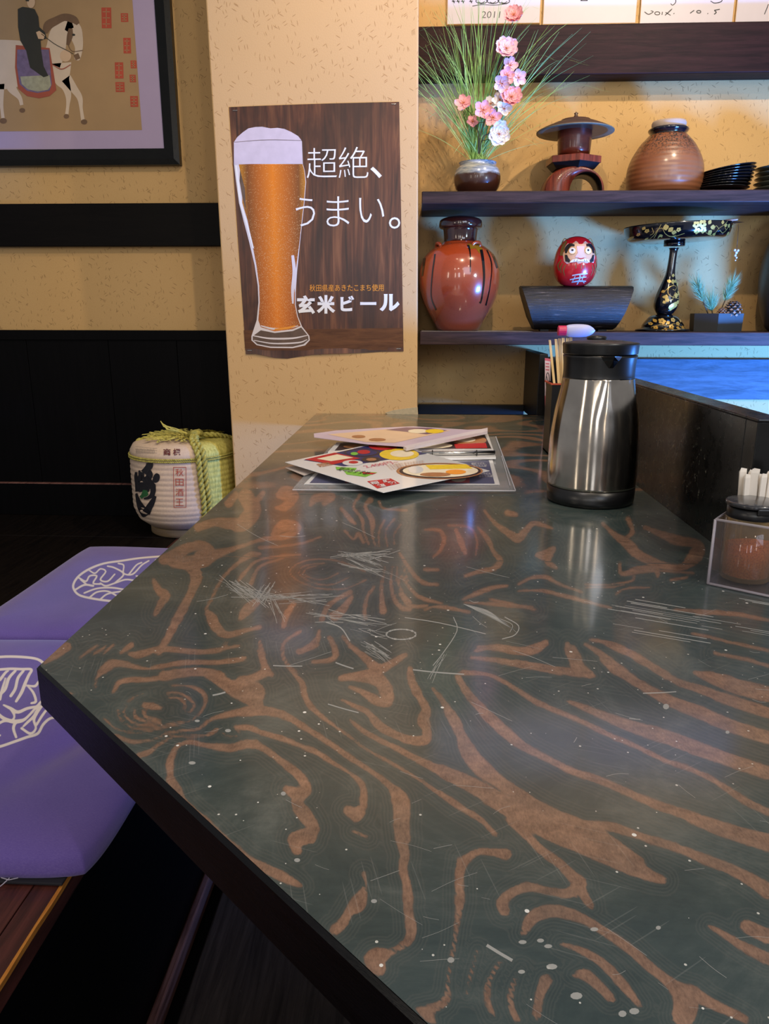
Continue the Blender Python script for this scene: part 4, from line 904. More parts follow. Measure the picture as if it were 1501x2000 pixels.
branch('tall branch of pale pink blossoms climbing above the pot', [(1003,30,.028,'petal_pink',2.17),(988,95,.030,'petal_pale',2.16),(996,128,.021,'petal_pale',2.17),(990,148,.022,'petal_pink',2.16),(1012,152,.021,'petal_pale',2.18),(980,163,.024,'petal_pale',2.15),(998,190,.030,'petal_pink',2.16)], None, [(938,262),(960,210),(978,150),(986,95),(1000,45)])
branch('low branch of deep pink blossoms leaning left and right over the pot', [(905,202,.026,'petal_pink',2.17),(922,238,.017,'petal_pink',2.18),(943,215,.026,'petal_pink',2.15),(962,230,.023,'petal_pink',2.15)], None, [(934,268),(928,245),(918,220)])
branch('drooping sprig of white blossoms in the glazed pot', [(958,204,.021,'petal_white',2.17),(975,196,.022,'petal_white',2.17),(984,213,.021,'petal_white',2.16),(974,262,.030,'petal_white',2.14),(976,246,.018,'petal_white',2.16)], None, [(940,275),(958,258),(966,230),(972,205)])

# wooden lantern
M['redwood'] = wood('red_brown_turned_wood', '#38120b', '#6f2a1a', (1, 1, 5), 8, rough=.3, coat=.4); M['redwood_v'] = wood('red_brown_ridged_wood', '#3d140c', '#8a3a24', (14, 14, 1), 6, rough=.35, coat=.3)
M['hat'] = plain('dark_hat', '#4a3328', .4, var=.3); M['hat_in'] = plain('hat_underside', '#6b6655', .5, var=.3)
def lantern():
    Yl = 2.235; b = base_at(1118, S1, Yl); root = thing('wooden_lantern', 'red-brown wooden snow lantern ornament with a round hat on an arched foot', 'ornament', b); sc = depth_at(Yl)/F_PX
    # arched foot: dome with tunnel front to back, off to the right
    mb = MB(); R = 58*sc; Hh = 53*sc; nz, nx = 14, 26; th = []; W = .052
    arch = lambda x: Hh*math.sqrt(max(0, 1-(abs(x)/R)**2.4))
    xo, ro, ho = 20*sc, 31*sc, 40*sc
    outer = [(-R*.98, 0), (-R, .006)]+[(R*math.sin(t), Hh*max(0, math.cos(t))**.75) for t in np.linspace(-1.42, 1.42, 26)]+[(R, .006), (R*.98, 0)]
    inner = [(xo-ro, 0), (xo-ro, .004)]+[(xo+ro*math.sin(t), ho*max(0, math.cos(t))**.8) for t in np.linspace(-1.42, 1.42, 26)]+[(xo+ro, .004), (xo+ro, 0)]
    n = len(outer); vv = []
    for y, k in ((-W, .93), (-W*.6, 1.0), (W*.6, 1.0), (W, .93)): vv += [(x*k, y, z*k) for x, z in outer]
    for y in (-W, W): vv += [(x, y, z) for x, z in inner]
    ff = [(r*n+k, r*n+k+1, (r+1)*n+k+1, (r+1)*n+k) for r in range(3) for k in range(n-1)]
    ff += [(4*n+k, 4*n+k+1, k+1, k) for k in range(n-1)] + [(5*n+k, 3*n+k, 3*n+k+1, 5*n+k+1) for k in range(n-1)]
    i0 = len(ff); ff += [(4*n+k, 5*n+k, 5*n+k+1, 4*n+k+1) for k in range(n-1)]
    mb.add(vv, ff, [0]*i0+[1]*(n-1), True); o = mb.build('arched_foot', [M['redwood_v'], M['black']], root)
    zt_ = Hh*.93
    def hexa(name, z0, z1, r0, r1, mat, rot=math.pi/6):
        q = MB(); vs_ = []
        for z, r in ((z0, r0), (z1, r1)):
            for k in range(6): a = rot+k*math.pi/3; vs_.append((r*math.cos(a), r*math.sin(a)*.9, z))
        q.add(vs_, [(k, (k+1) % 6, 6+(k+1) % 6, 6+k) for k in range(6)]+[(5,4,3,2,1,0), (6,7,8,9,10,11)]); return q.build(name, mat, root, bevel=.001)
    hexa('lower_plate', zt_-.002, zt_+.013, 42*sc, 52*sc, M['black_wood'], -.45); hexa('upper_plate', zt_+.013, zt_+.030, 54*sc, 54*sc, M['redwood_v'], -.45)
    z1 = zt_+.0302; hb = 50*sc
    MB().lathe([(29*sc, z1), (31*sc, z1+.3*hb), (32.5*sc, z1+hb), (32*sc, z1+hb+.004)], 40).build('turned_body', M['redwood'], root)
    zh = z1+hb-.004
    pr = [(20*sc, zh-.001), (60*sc, zh-.002), (72.5*sc, zh-.004), (72.5*sc, zh-.0015), (62*sc, zh+.006), (42*sc, zh+.018), (30*sc, zh+.022), (28*sc, zh+.027), (12*sc, zh+.032), (4*sc, zh+.033), (4*sc, zh+.038), (2.5*sc, zh+.040), (4*sc, zh+.044), (.0, zh+.048)]
    MB().lathe(pr, 56, mfn=lambda a, z: 1 if z < zh-.0025 else 0).build('hat', [M['hat'], M['hat_in']], root)
lantern()
# brown stoneware jar
st = NT('speckled_stoneware'); g = st.coord(); gz = st.n('SeparateXYZ', {0: g}).outputs[2]; n1 = st.noise(g, 14, 4); n2 = st.noise(g, 220, 2)
cj = st.mix(n1, srgb('#6d3a20'), srgb('#8f5936')); topf = st.math('MULTIPLY', st.mr(gz, .085, .135), st.mr(n2, .47, .56)); cj = st.mix(topf, cj, srgb('#2c2118')); cj = st.mix(st.mr(gz, .012, .0), cj, srgb('#120b09'))
ridge = st.n('TexWave', {'Vector': st.mapping(g, (0, 0, 1)), 'Scale': 26.0, 'Distortion': .6}, bands_direction='Z').outputs[0]
st.B(Base_Color=cj, Roughness=.42, Coat_Weight=.45, Coat_Roughness=.2).bump(ridge, .35, .0016); M['stoneware'] = st.mat
M['neckglaze'] = plain('dark_neck_glaze', '#14121a', .12, Coat_Weight=.6, var=.4); M['cork'] = plain('pale_stopper', '#a59284', .8, var=.18, ns=50)
def brownjar():
    b = base_at(1298, S1, 2.245); root = thing('stoneware_jar', 'speckled brown stoneware jar with dark neck and pale stopper', 'jar', b)
    pr = smooth_prof(pprof(1298, 2.245, [(367, 58), (361, 66), (345, 71), (325, 72), (305, 70), (285, 63), (265, 52), (253, 42), (246, 36)], S1))
    MB().lathe(pr, 64).build('body', M['stoneware'], root); z = pr[-1][1]; r = pr[-1][0]
    MB().lathe(smooth_prof([(r*.99, z-.002), (r*.92, z+.003), (r*1.02, z+.009), (r*1.06, z+.014), (r*.98, z+.018), (r*.9, z+.0185)], 3), 56).build('neck', M['neckglaze'], root)
    MB().lathe([(r*.86, z+.010), (r*.90, z+.030), (r*.86, z+.035), (r*.4, z+.037), (0, z+.0372)], 40).build('stopper', M['cork'], root)
brownjar()
# black saucers in a leaning stack, grey saucers at the edge
def saucers(cx, n, r, dz, lean, lab_fn, grp, mat, Y, name='saucer'):
    b = base_at(cx, S1, Y); pr = [(r*.45, 0), (r*.46, .004), (r*.75, .009), (r*.98, .016), (r, .0175), (r*.985, .0185), (r*.7, .0125), (r*.4, .0075), (0, .007)]
    first = None
    for i in range(n):
        rn = random.Random(i*5+n); x = b[0]+lean*i*.0022+rn.uniform(-.0015, .0015); t = math.radians(-lean*1.25*i)
        if first is None: root = thing(name, lab_fn(i), 'saucer', (x, b[1], b[2]), grp); MB().lathe(pr, 44).build('dish', mat, root); first = root
        else: root = copy_tree(first); root['label'] = lab_fn(i); root.location = (x, b[1]+rn.uniform(-.001, .001), b[2]+dz*i + abs(math.sin(t))*r*.35)
        root.rotation_euler = (0, t, 0)
ordn = ['bottom', 'second', 'third', 'fourth', 'fifth', 'sixth', 'seventh', 'top']
saucers(1412, 8, .072, .0066, 1, lambda i: f'black lacquer saucer, {ordn[i]}{"" if i in (0,7) else " from the bottom"} in the leaning stack beside the brown jar', 'black saucers stacked on the upper shelf', M['black_gloss'], 2.22)
M['greydish'] = plain('grey_green_dish', '#3f4038', .3, var=.4, ns=30, Coat_Weight=.3)
ord2 = ['bottom', 'second', 'third', 'fourth', 'top']
saucers(1527, 5, .068, .0128, 0, lambda i: f'dark grey dish, {ord2[i]}{"" if i in (0,4) else " from the bottom"} in the pile cut by the right edge', 'grey dishes piled on the upper shelf', M['greydish'], 2.22, 'dish_plate')

# ---- lower shelf
# red-orange jar
tg = NT('orange_dripped_glaze'); g = tg.coord(); gz = tg.n('SeparateXYZ', {0: g}).outputs[2]; n1 = tg.noise(g, 9, 3); cj = tg.mix(n1, srgb('#8a3417'), srgb('#b04a22')); cj = tg.mix(tg.mr(gz, .16, .03), cj, srgb('#7d3626')); cj = tg.mix(tg.mr(tg.noise(g, 300, 2), .62, .7, 0, .3), cj, srgb('#4a1c10'))
tg.B(Base_Color=cj, Roughness=.22, Coat_Weight=.9, Coat_Roughness=.05); M['orangejar'] = tg.mat; M['lidglaze'] = plain('brown_lid_glaze', '#3a1812', .12, Coat_Weight=.8, var=.25); M['drip'] = plain('black_drip', '#16100c', .12, Coat_Weight=.6); M['olive'] = plain('olive_glaze', '#7a5a12', .2, var=.3)
def redjar():
    Y = 2.245; b = base_at(898, S2, Y); root = thing('lidded_jar', 'large glossy orange-brown jar with black drips, small lugs and a dark lid', 'jar', b)
    rows = [(645, 37), (640, 42), (625, 50), (600, 64), (575, 74), (550, 78), (530, 77.5), (510, 73), (495, 64), (483, 50), (476, 38), (472, 33)]
    pr = smooth_prof(pprof(898, Y, rows, S2)); MB().lathe(pr, 72).build('body', M['orangejar'], root); z, r = pr[-1][1], pr[-1][0]
    MB().lathe(smooth_prof([(r*1.02, z-.002), (r*.96, z+.006), (r*1.0, z+.03), (r*1.05, z+.036)], 3), 56).build('neck', M['lidglaze'], root)
    MB().lathe(smooth_prof([(r*1.08, z+.035), (r*1.24, z+.039), (r*1.26, z+.050), (r*1.15, z+.060), (r*.7, z+.067), (0, z+.069)], 4), 56).build('lid', M['lidglaze'], root)
    sf = surf(pr, .0007); o = onY(898, 645, Y); sc = depth_at(Y)/F_PX
    loc = lambda x, y: ((x-898)*sc, (645-y)*sc*1.0)
    mb = MB()
    for P in ([(848,500,3),(843,540,2.4),(842,580,2),(852,605,3)], [(911,483,5),(914,500,2.4),(915,535,1.6)], [(936,492,6),(940,520,5),(942,550,4),(939,585,3),(936,592,4)], [(948,492,3),(957,520,2.4),(955,560,2),(949,596,3)], [(828,505,5),(824,540,3)], [(958,494,5),(970,525,5)]):
        S = []
        for x, y, w_ in P: u, v = loc(x, y); S.append((u, v, w_*sc))
        L_, R_ = stroke2d(S, 6); MB().strip([sf(*p) for p in L_], [sf(*p) for p in R_], 0, True).build('drip', M['drip'], root)
    ob = MB(); fan(ob, [loc(*p) for p in ((908,482),(918,479),(934,482),(940,492),(932,500),(925,490),(915,492))], sf); ob.build('olive_patch', M['olive'], root)
    for ang in (-50, 202, 130, 40):
        a = math.radians(ang); z0 = .226; 
        def P(da, dr, dz): q = rad(pr, z0+dz)+dr; return (q*math.cos(a+da), q*math.sin(a+da), z0+dz)
        MB().tube(cr_spline([P(-.22, -.003, .006), P(-.15, .010, .012), P(0, .015, .014), P(.15, .010, .012), P(.22, -.003, .006)], 5), .0052, 8).build('lug', M['orangejar'], root)
redjar()
# charred bamboo trough, open side down
cbn = NT('charred_bamboo'); g = cbn.coord(); v = cbn.mapping(g, (1.6, 30, 42)); n1 = cbn.noise(v, 8, 6, .75, .2)
cbn.B(Base_Color=cbn.ramp(n1, [(.47, srgb('#08080a')), (.60, srgb('#232226')), (.70, srgb('#8d7a6a'))]), Roughness=.42).bump(n1, .8, .002); M['char'] = cbn.mat
def bamboo():
    Y = 2.225; b = base_at(1128, S2, Y); root = thing('bamboo_trough', 'charred split bamboo block with slanted ends carrying the daruma', 'bamboo', b); sc = depth_at(Y)/F_PX
    mb = MB(); vs_ = []; N = 15; H_ = 88*sc; tops = (-110*sc, 112*sc); bots = (-76*sc, 76*sc); xs_ = np.linspace(0, 1, 24)
    prof = [(-.010, .004), (-.030, .010), (-.044, .028), (-.052, .052), (-.050, .075), (-.038, H_-.014), (-.022, H_-.004), (0, H_), (.03, H_-.003), (.05, H_-.02), (.052, .04), (.03, .006)]
    for u in xs_:
        for y, z in prof:
            t = z/H_; xa = bots[0]+(tops[0]-bots[0])*t**.8; xb = bots[1]+(tops[1]-bots[1])*t**.8; bulge = 1+.03*math.exp(-((u-.22)/.02)**2)+.03*math.exp(-((u-.76)/.02)**2)
            vs_.append((xa+(xb-xa)*u, y*bulge, z))
    n = len(prof); ff = [(i*n+k, (i+1)*n+k, (i+1)*n+(k+1) % n, i*n+(k+1) % n) for i in range(23) for k in range(n)]
    mb.add(vs_, ff, 0, True); mb.add(vs_[:n], [tuple(range(n))], 1); mb.add(vs_[-n:], [tuple(range(n-1, -1, -1))], 1); mb.build('body', [M['char'], M['black_wood']], root)
    for x in (-58*sc, 58*sc): MB().box(x-.012, x+.012, -.012, .02, 0, .011).build('foot', M['black_wood'], root)
    return b[2]+H_
ztop = bamboo()
# daruma
M['dred'] = plain('red_lacquered_paper', '#b3141c', .25, var=.2, ns=18, Coat_Weight=.6); M['dface'] = plain('face_paint', '#c99a76', .5); M['dpurp'] = plain('pale_face_border', '#c9a6ac', .5)
M['dgold'] = plain('dull_gold_paint', '#7a6238', .4, .2, var=.35); M['dwhite'] = plain('white_paint', '#d9d2dd', .5); M['dyel'] = plain('ochre_paint', '#cf9a3a', .5); M['dsil'] = plain('silver_paint', '#b9b0ac', .4, .2)
def daruma():
    Y = 2.225; b = base_at(1125, ztop-.0022, Y); root = thing('daruma_doll', 'round red daruma doll with bearded face sitting on the charred bamboo', 'doll', b); sc = depth_at(Y)/F_PX
    rows = [(561, 14), (558, 24), (550, 34), (538, 40), (523, 42.5), (508, 41), (492, 37), (480, 30), (471, 20), (467, 9), (466, 0)]
    pr = smooth_prof([(hw*sc, (561-y)*sc) for y, hw in rows]); MB().lathe(pr, 56, sy=.92).build('body', M['dred'], root)
    def sfk(off):
        f = surf(pr, off); return lambda x, z: (lambda p: (p[0], p[1]*.92, p[2]))(f(x, z))
    o = 3.95  # zoom scale of the notes
    L = lambda x, y: ((800+x/o-1125)*sc, (561-(400+y/o))*sc)
    def patch(name, pts, mt, off, part=root, rings=4):
        mb = MB(); fan(mb, [L(*p) for p in pts], sfk(off), 0, rings); return mb.build(name, mt, part)
    def strokes(name, PP, mt, off, part=root):
        mb = MB()
        for P in PP:
            S = [(*L(x, y), w_/o*sc) for x, y, w_ in P]; l, r = stroke2d(S, 5); f = sfk(off); mb.strip([f(*p) for p in l], [f(*p) for p in r], 0, True)
        return mb.build(name, mt, part)
    face = [(1205,325),(1260,312),(1330,312),(1370,325),(1400,370),(1405,420),(1395,462),(1340,466),(1280,468),(1200,470),(1180,450),(1172,400),(1185,350)]
    fp = patch('face', [((x-1290)*1.05+1290, (y-395)*1.06+395) for x, y in face], M['dpurp'], .0005)
    patch('face_paint', face, M['dface'], .0009, fp)
    for s_, ex in ((-1, 1232), (1, 1350)):
        mx = lambda x: ex+(x)*s_
        strokes('eyebrow', [[(mx(-15), 340, 14), (mx(15), 335, 26), (mx(38), 360, 26), (mx(45), 395, 12)]], M['ink'], .0013, fp)
        e = patch('eye', ell(ex, 378, 24, 24, 20), M['dwhite'], .0016, fp, 2); patch('pupil', ell(ex+ (0 if s_ < 0 else -2), 374, 8, 8, 12), M['ink'], .0022, e, 1)
        strokes('eye_ring', [[(x_, y_, 4) for x_, y_ in ell(ex, 378, 25, 25, 20)+[(ex+25, 378)]]], M['dyel'], .002, fp)
        patch('side_beard', [(mx(52), 405), (mx(48), 455), (mx(20), 466), (mx(14), 448), (mx(28), 430), (mx(36), 408)] , M['ink'], .0014, fp, 2)
    patch('nose', [(1262,345),(1318,345),(1312,395),(1335,425),(1310,432),(1292,440),(1270,432),(1250,425),(1270,395)], M['dpurp'], .0016, fp, 2)
    strokes('mouth', [[(1270, 432, 5), (1292, 438, 7), (1318, 432, 5)]], M['red'], .0022, fp)
    patch('moustache', [(1230,445),(1262,438),(1290,446),(1325,438),(1352,445),(1362,462),(1320,458),(1290,456),(1262,460),(1215,466)], M['dwhite'], .0019, fp, 2)
    strokes('moustache_lines', [[(1250,446,2.5),(1244,460,2.5)],[(1268,444,2.5),(1264,458,2.5)],[(1318,444,2.5),(1324,458,2.5)],[(1334,446,2.5),(1342,460,2.5)]], M['ink'], .0025, fp)
    gp = []
    for s_ in (-1, 1):
        X = lambda x: 1288+s_*x
        gp += [[(X(92), 300, 10), (X(118), 350, 22), (X(132), 410, 20)], [(X(130), 440, 6), (X(150), 480, 10), (X(140), 520, 8)], [(X(100), 480, 5), (X(112), 520, 7), (X(100), 560, 4)], [(X(120), 470, 5), (X(132), 500, 7), (X(126), 540, 4)], [(X(75), 290, 5), (X(100), 280, 7), (X(125), 330, 6)]]
    gp += [[(1258, 480, 4), (1262, 510, 5)], [(1300, 480, 4), (1302, 512, 5)], [(1328, 480, 4), (1330, 510, 5)]]
    [strokes('gold_line', [q_], M['dgold'], .0006) for q_ in gp]
    strokes('silver_character', [[(1240,560,8),(1290,552,9),(1355,545,7)],[(1228,590,8),(1290,578,10),(1350,570,7)],[(1245,608,8),(1300,600,12),(1355,602,7)],[(1295,548,8),(1300,580,10),(1290,625,8)],[(1262,565,5),(1250,600,6)],[(1330,560,6),(1320,590,6),(1345,615,6)]], M['dsil'], .0008)
daruma()
# lacquer stand with gold vines
def stand():
    Y = 2.235; b = base_at(1308, S2, Y); root = thing('lacquer_stand', 'tall black lacquer pedestal tray with gold flowers and vines', 'stand', b); sc = depth_at(Y)/F_PX
    Z = lambda y: (645-y)*sc
    bp = smooth_prof([(52*sc, 0), (52*sc, Z(641)), (42*sc, Z(638)), (40*sc, Z(632)), (34*sc, Z(624)), (26*sc, Z(616)), (14*sc, Z(612))], 3)
    bs = MB().lathe(bp, 56).build('foot', M['black_gloss'], root)
    sp = smooth_prof([(13*sc, Z(613)), (17*sc, Z(609)), (23*sc, Z(598)), (23.5*sc, Z(585)), (20*sc, Z(568)), (13*sc, Z(548)), (9*sc, Z(535)), (7.5*sc, Z(515)), (7.5*sc, Z(492)), (10*sc, Z(486))], 4)
    xo = 8*sc; stx = lambda z: xo*z/Z(486)   # the neck leans a little to the right
    sm = MB().lathe(sp, 48); sm.v = [(x+stx(z), y, z) for x, y, z in sm.v]; so = sm.build('stem', M['black_gloss'], root)
    MB().lathe([(19*sc, Z(483)), (20*sc, Z(482)), (20*sc, Z(474)), (17*sc, Z(473))], 40, c=(xo, 0, 0)).build('collar', M['black_gloss'], root)
    # shallow oval tray, tipped up slightly to the right
    tl = Matrix.Rotation(math.radians(-2.2), 3, 'Y'); zt_ = Z(474)
    tp = smooth_prof([(40*sc, 0), (80*sc, .002), (95*sc, .012), (100*sc, .028), (102*sc, .042)], 4); tc = (12*sc, 0, zt_)
    MB().lathe(tp + [(100*sc, .042), (94*sc, .020), (60*sc, .010), (0, .008)], 72, c=tc, sy=.78, tilt=tl).build('tray', M['black_gloss'], root)
    def tsf(x, z):
        r = rad(tp, z)+.0008; y = -math.sqrt(max(r*r-x*x, 1e-6))*.78; p = tl@Vector((x, y-.0003, z)); return (p.x+tc[0], p.y+tc[1], p.z+tc[2])
    o = 4.276; mb = MB(); G = lambda x, y: ((x-745)/o*sc, (384-y)/o*sc*.98+.000)
    def gs(P, w_=3.2): S = [(*G(x, y), w_/o*sc) for x, y in P]; l, r = stroke2d(S, 5); mb.strip([tsf(*p) for p in l], [tsf(*p) for p in r], 0, True)
    def gf(x, y, r, n=5):
        for k in range(n):
            a = 2*math.pi*k/n+.3; fan(mb, [G(*p) for p in ell(x+r*.52*math.cos(a), y+r*.52*math.sin(a), r*.40, r*.36, 9)], tsf, 0, 1)
    def gl_(x, y, a, l, w_=.42):
        a = math.radians(a); pts = [(t*l, w_*l*math.sin(math.pi*t)*s_) for s_ in (1, -1) for t in ((0, .3, .6, 1) if s_ == 1 else (.8, .5, .25))]
        fan(mb, [G(x+u*math.cos(a)-v*math.sin(a), y+u*math.sin(a)+v*math.cos(a)) for u, v in pts], tsf, 0, 1)
    for q in ((780, 290, 32), (830, 285, 38), (845, 330, 30), (795, 335, 28), (430, 310, 18), (650, 320, 20), (380, 330, 14)): gf(*q)
    gs([(700,350),(620,368),(560,345),(530,300),(500,310),(480,350),(455,380)]); gs([(520,270),(500,320),(490,370)]); gs([(460,290),(475,330),(455,345)]); gs([(560,345),(600,366),(640,358)])
    gs([(870,350),(940,368),(980,320),(1030,290),(1060,262)]); gs([(980,320),(950,300),(935,330)]); gs([(990,330),(1030,350),(1060,330),(1040,310)]); gs([(1060,330),(1090,300),(1110,325)])
    for x, y, a, l in ((560,320,-100,50),(575,330,-40,45),(600,335,10,40),(520,345,60,40),(880,290,-60,40),(900,310,0,45),(890,335,40,45),(1010,290,-90,35),(1030,300,-20,35),(960,350,120,35),(1075,310,-60,35),(1090,345,20,35),(400,300,-60,30),(360,340,150,30),(450,360,120,30),(1130,300,-40,25)): gl_(x, y, a, l)
    mb.build('gold_vine', M['gold'], root)
    # gold on the stem
    mb = MB(); f0 = surf(sp, .0007); cx0 = 700
    G2 = lambda x, y: ((x-683)/o*sc, (645-(380+y/o))*sc)
    sf = lambda x, z: (lambda p: (p[0]+stx(z), p[1], p[2]))(f0(x, z))
    def gs2(P, w_=3): S = [(*G2(x, y), w_/o*sc) for x, y in P]; l, r = stroke2d(S, 5); mb.strip([sf(*p) for p in l], [sf(*p) for p in r], 0, True)
    def gl2(x, y, a, l, w_=.42, fn=None, g2=None, m_=None):
        a = math.radians(a); pts = [(t*l, w_*l*math.sin(math.pi*t)*s_) for s_ in (1, -1) for t in ((0, .3, .6, 1) if s_ == 1 else (.8, .5, .25))]
        fan(m_ or mb, [(g2 or G2)(x+u*math.cos(a)-v*math.sin(a), y+u*math.sin(a)+v*math.cos(a)) for u, v in pts], fn or sf, 0, 1)
    gs2([(760,865),(710,855),(665,830),(660,785),(690,760),(725,765),(720,795),(695,790)]); gs2([(700,880),(705,850),(720,810)]); gs2([(640,800),(665,770),(700,755),(690,720)]); gs2([(640,870),(670,880),(700,870)])
    for x, y, a, l in ((695,690,-90,30),(680,730,-150,35),(705,730,-30,35),(695,745,-90,40),(640,800,160,30),(650,830,100,40),(735,760,-60,35),(745,830,-20,35),(670,890,-130,40),(650,850,180,30),(735,860,-100,45),(740,905,-40,40),(700,905,90,60),(715,940,-60,60),(630,880,60,30),(745,800,60,30)): gl2(x, y, a, l)
    fan(mb, [G2(*p) for p in ell(715, 925, 22, 26, 10)], sf, 0, 2); mb.build('gold_vine', M['gold'], root)
    mb = MB(); f3 = surf(bp, .0008); G3 = lambda x, y: ((x-672)/o*sc, (1125-y)/o*sc)
    for x, y, r in ((620,1040,30),(710,1030,22),(750,1060,20),(570,1090,18),(800,1090,16),(690,1085,24),(540,1060,16)):
        for k in range(5): a = k*1.256; fan(mb, [G3(*p) for p in ell(x+r*.55*math.cos(a), y+r*.5*math.sin(a), r*.42, r*.38, 8)], f3, 0, 1)
    for x, y, a, l in ((580,1050,-120,35),(650,1060,-30,35),(730,1090,20,35),(780,1050,-70,30),(640,1095,120,25),(820,1085,0,20)): gl2(x, y, a, l, .42, f3, G3, mb)
    for P in ([(540,1090),(600,1070),(660,1075),(720,1060),(790,1090)], [(600,1110),(650,1100),(700,1110),(760,1105)]):
        S = [(*G3(x, y), 3/o*sc) for x, y in P]; l, r = stroke2d(S, 5); mb.strip([f3(*p) for p in l], [f3(*p) for p in r], 0, True)
    mb.build('gold_vine', M['gold'], root)
    # flat ladle and little charm resting on the tray
    px_ = lambda x, y, Yy: np.array(onY(x, y, Yy)); 
    zr = b[2]+zt_+.043; A = np.array([b[0]+tc[0]+20*sc, Y-.02, zr-.004])
    lroot = thing('serving_spoon', 'pinkish wooden spoon lying across the right rim of the lacquer tray', 'spoon', A)
    e0 = px_(1400, 436, Y-.02)-A; e1 = px_(1441, 431, Y-.02)-A; pts = [(-.02, 0, .0), (e0[0]*.5, 0, e0[2]*.6), (e0[0], 0, e0[2]+.0015), (e1[0]*.98, 0, e1[2]+.003)]
    S = cr_spline(pts, 6); mb = MB(); vs_ = []; n = len(S)
    for i, p in enumerate(S):
        t = i/(n-1); w_ = .003+.016*math.exp(-((t-.78)/.22)**2) if t < .97 else .006; h = .0014+.0035*math.exp(-((t-.8)/.2)**2)
        vs_ += [(p[0], -w_, p[2]), (p[0], 0, p[2]-h), (p[0], w_, p[2]), (p[0], 0, p[2]+h)]
    mb.add(vs_, [(4*i+k, 4*i+(k+1) % 4, 4*i+4+(k+1) % 4, 4*i+4+k) for i in range(n-1) for k in range(4)]+[(0,1,2,3), (4*n-1,4*n-2,4*n-3,4*n-4)], 0, True)
    mb.build('spoon_bowl', plain('pinkish_wood', '#c79a86', .3, Coat_Weight=.4), lroot)
    p1 = px_(1454, 434, Y-.02)-A; mb = MB(); mb.add([(e1[0]-.02, -.012, e1[2]-.002), (p1[0], 0, p1[2]), (e1[0]-.02, .012, e1[2]-.002), (e1[0]-.02, 0, e1[2]-.008)], [(0,1,2), (0,3,1), (3,2,1), (0,2,3)]); mb.build('tip', M['steel_plain'], lroot)
    hp = px_(1442, 440, Y-.02); cr_ = thing('hanging_charm', 'small silvery bead charm hanging on a thread from the tray spoon', 'charm', hp); end = px_(1438, 487, Y-.02)-hp
    MB().tube([(0, 0, 0), tuple(end)], .0005, 5).build('thread', M['ink'], cr_)
    for dx_, dz_, r in ((-.005, -.002, .0035), (.004, -.003, .0035), (0, -.009, .004), (-.002, -.016, .0035), (.002, -.022, .0028), (0, -.029, .002)):
        MB().lathe([(0, -r), (r*.7, -r*.7), (r, 0), (r*.7, r*.7), (0, r)], 10, c=(end[0]+dx_, end[1], end[2]+dz_)).build('bead', M['dwhite'], cr_)
stand()
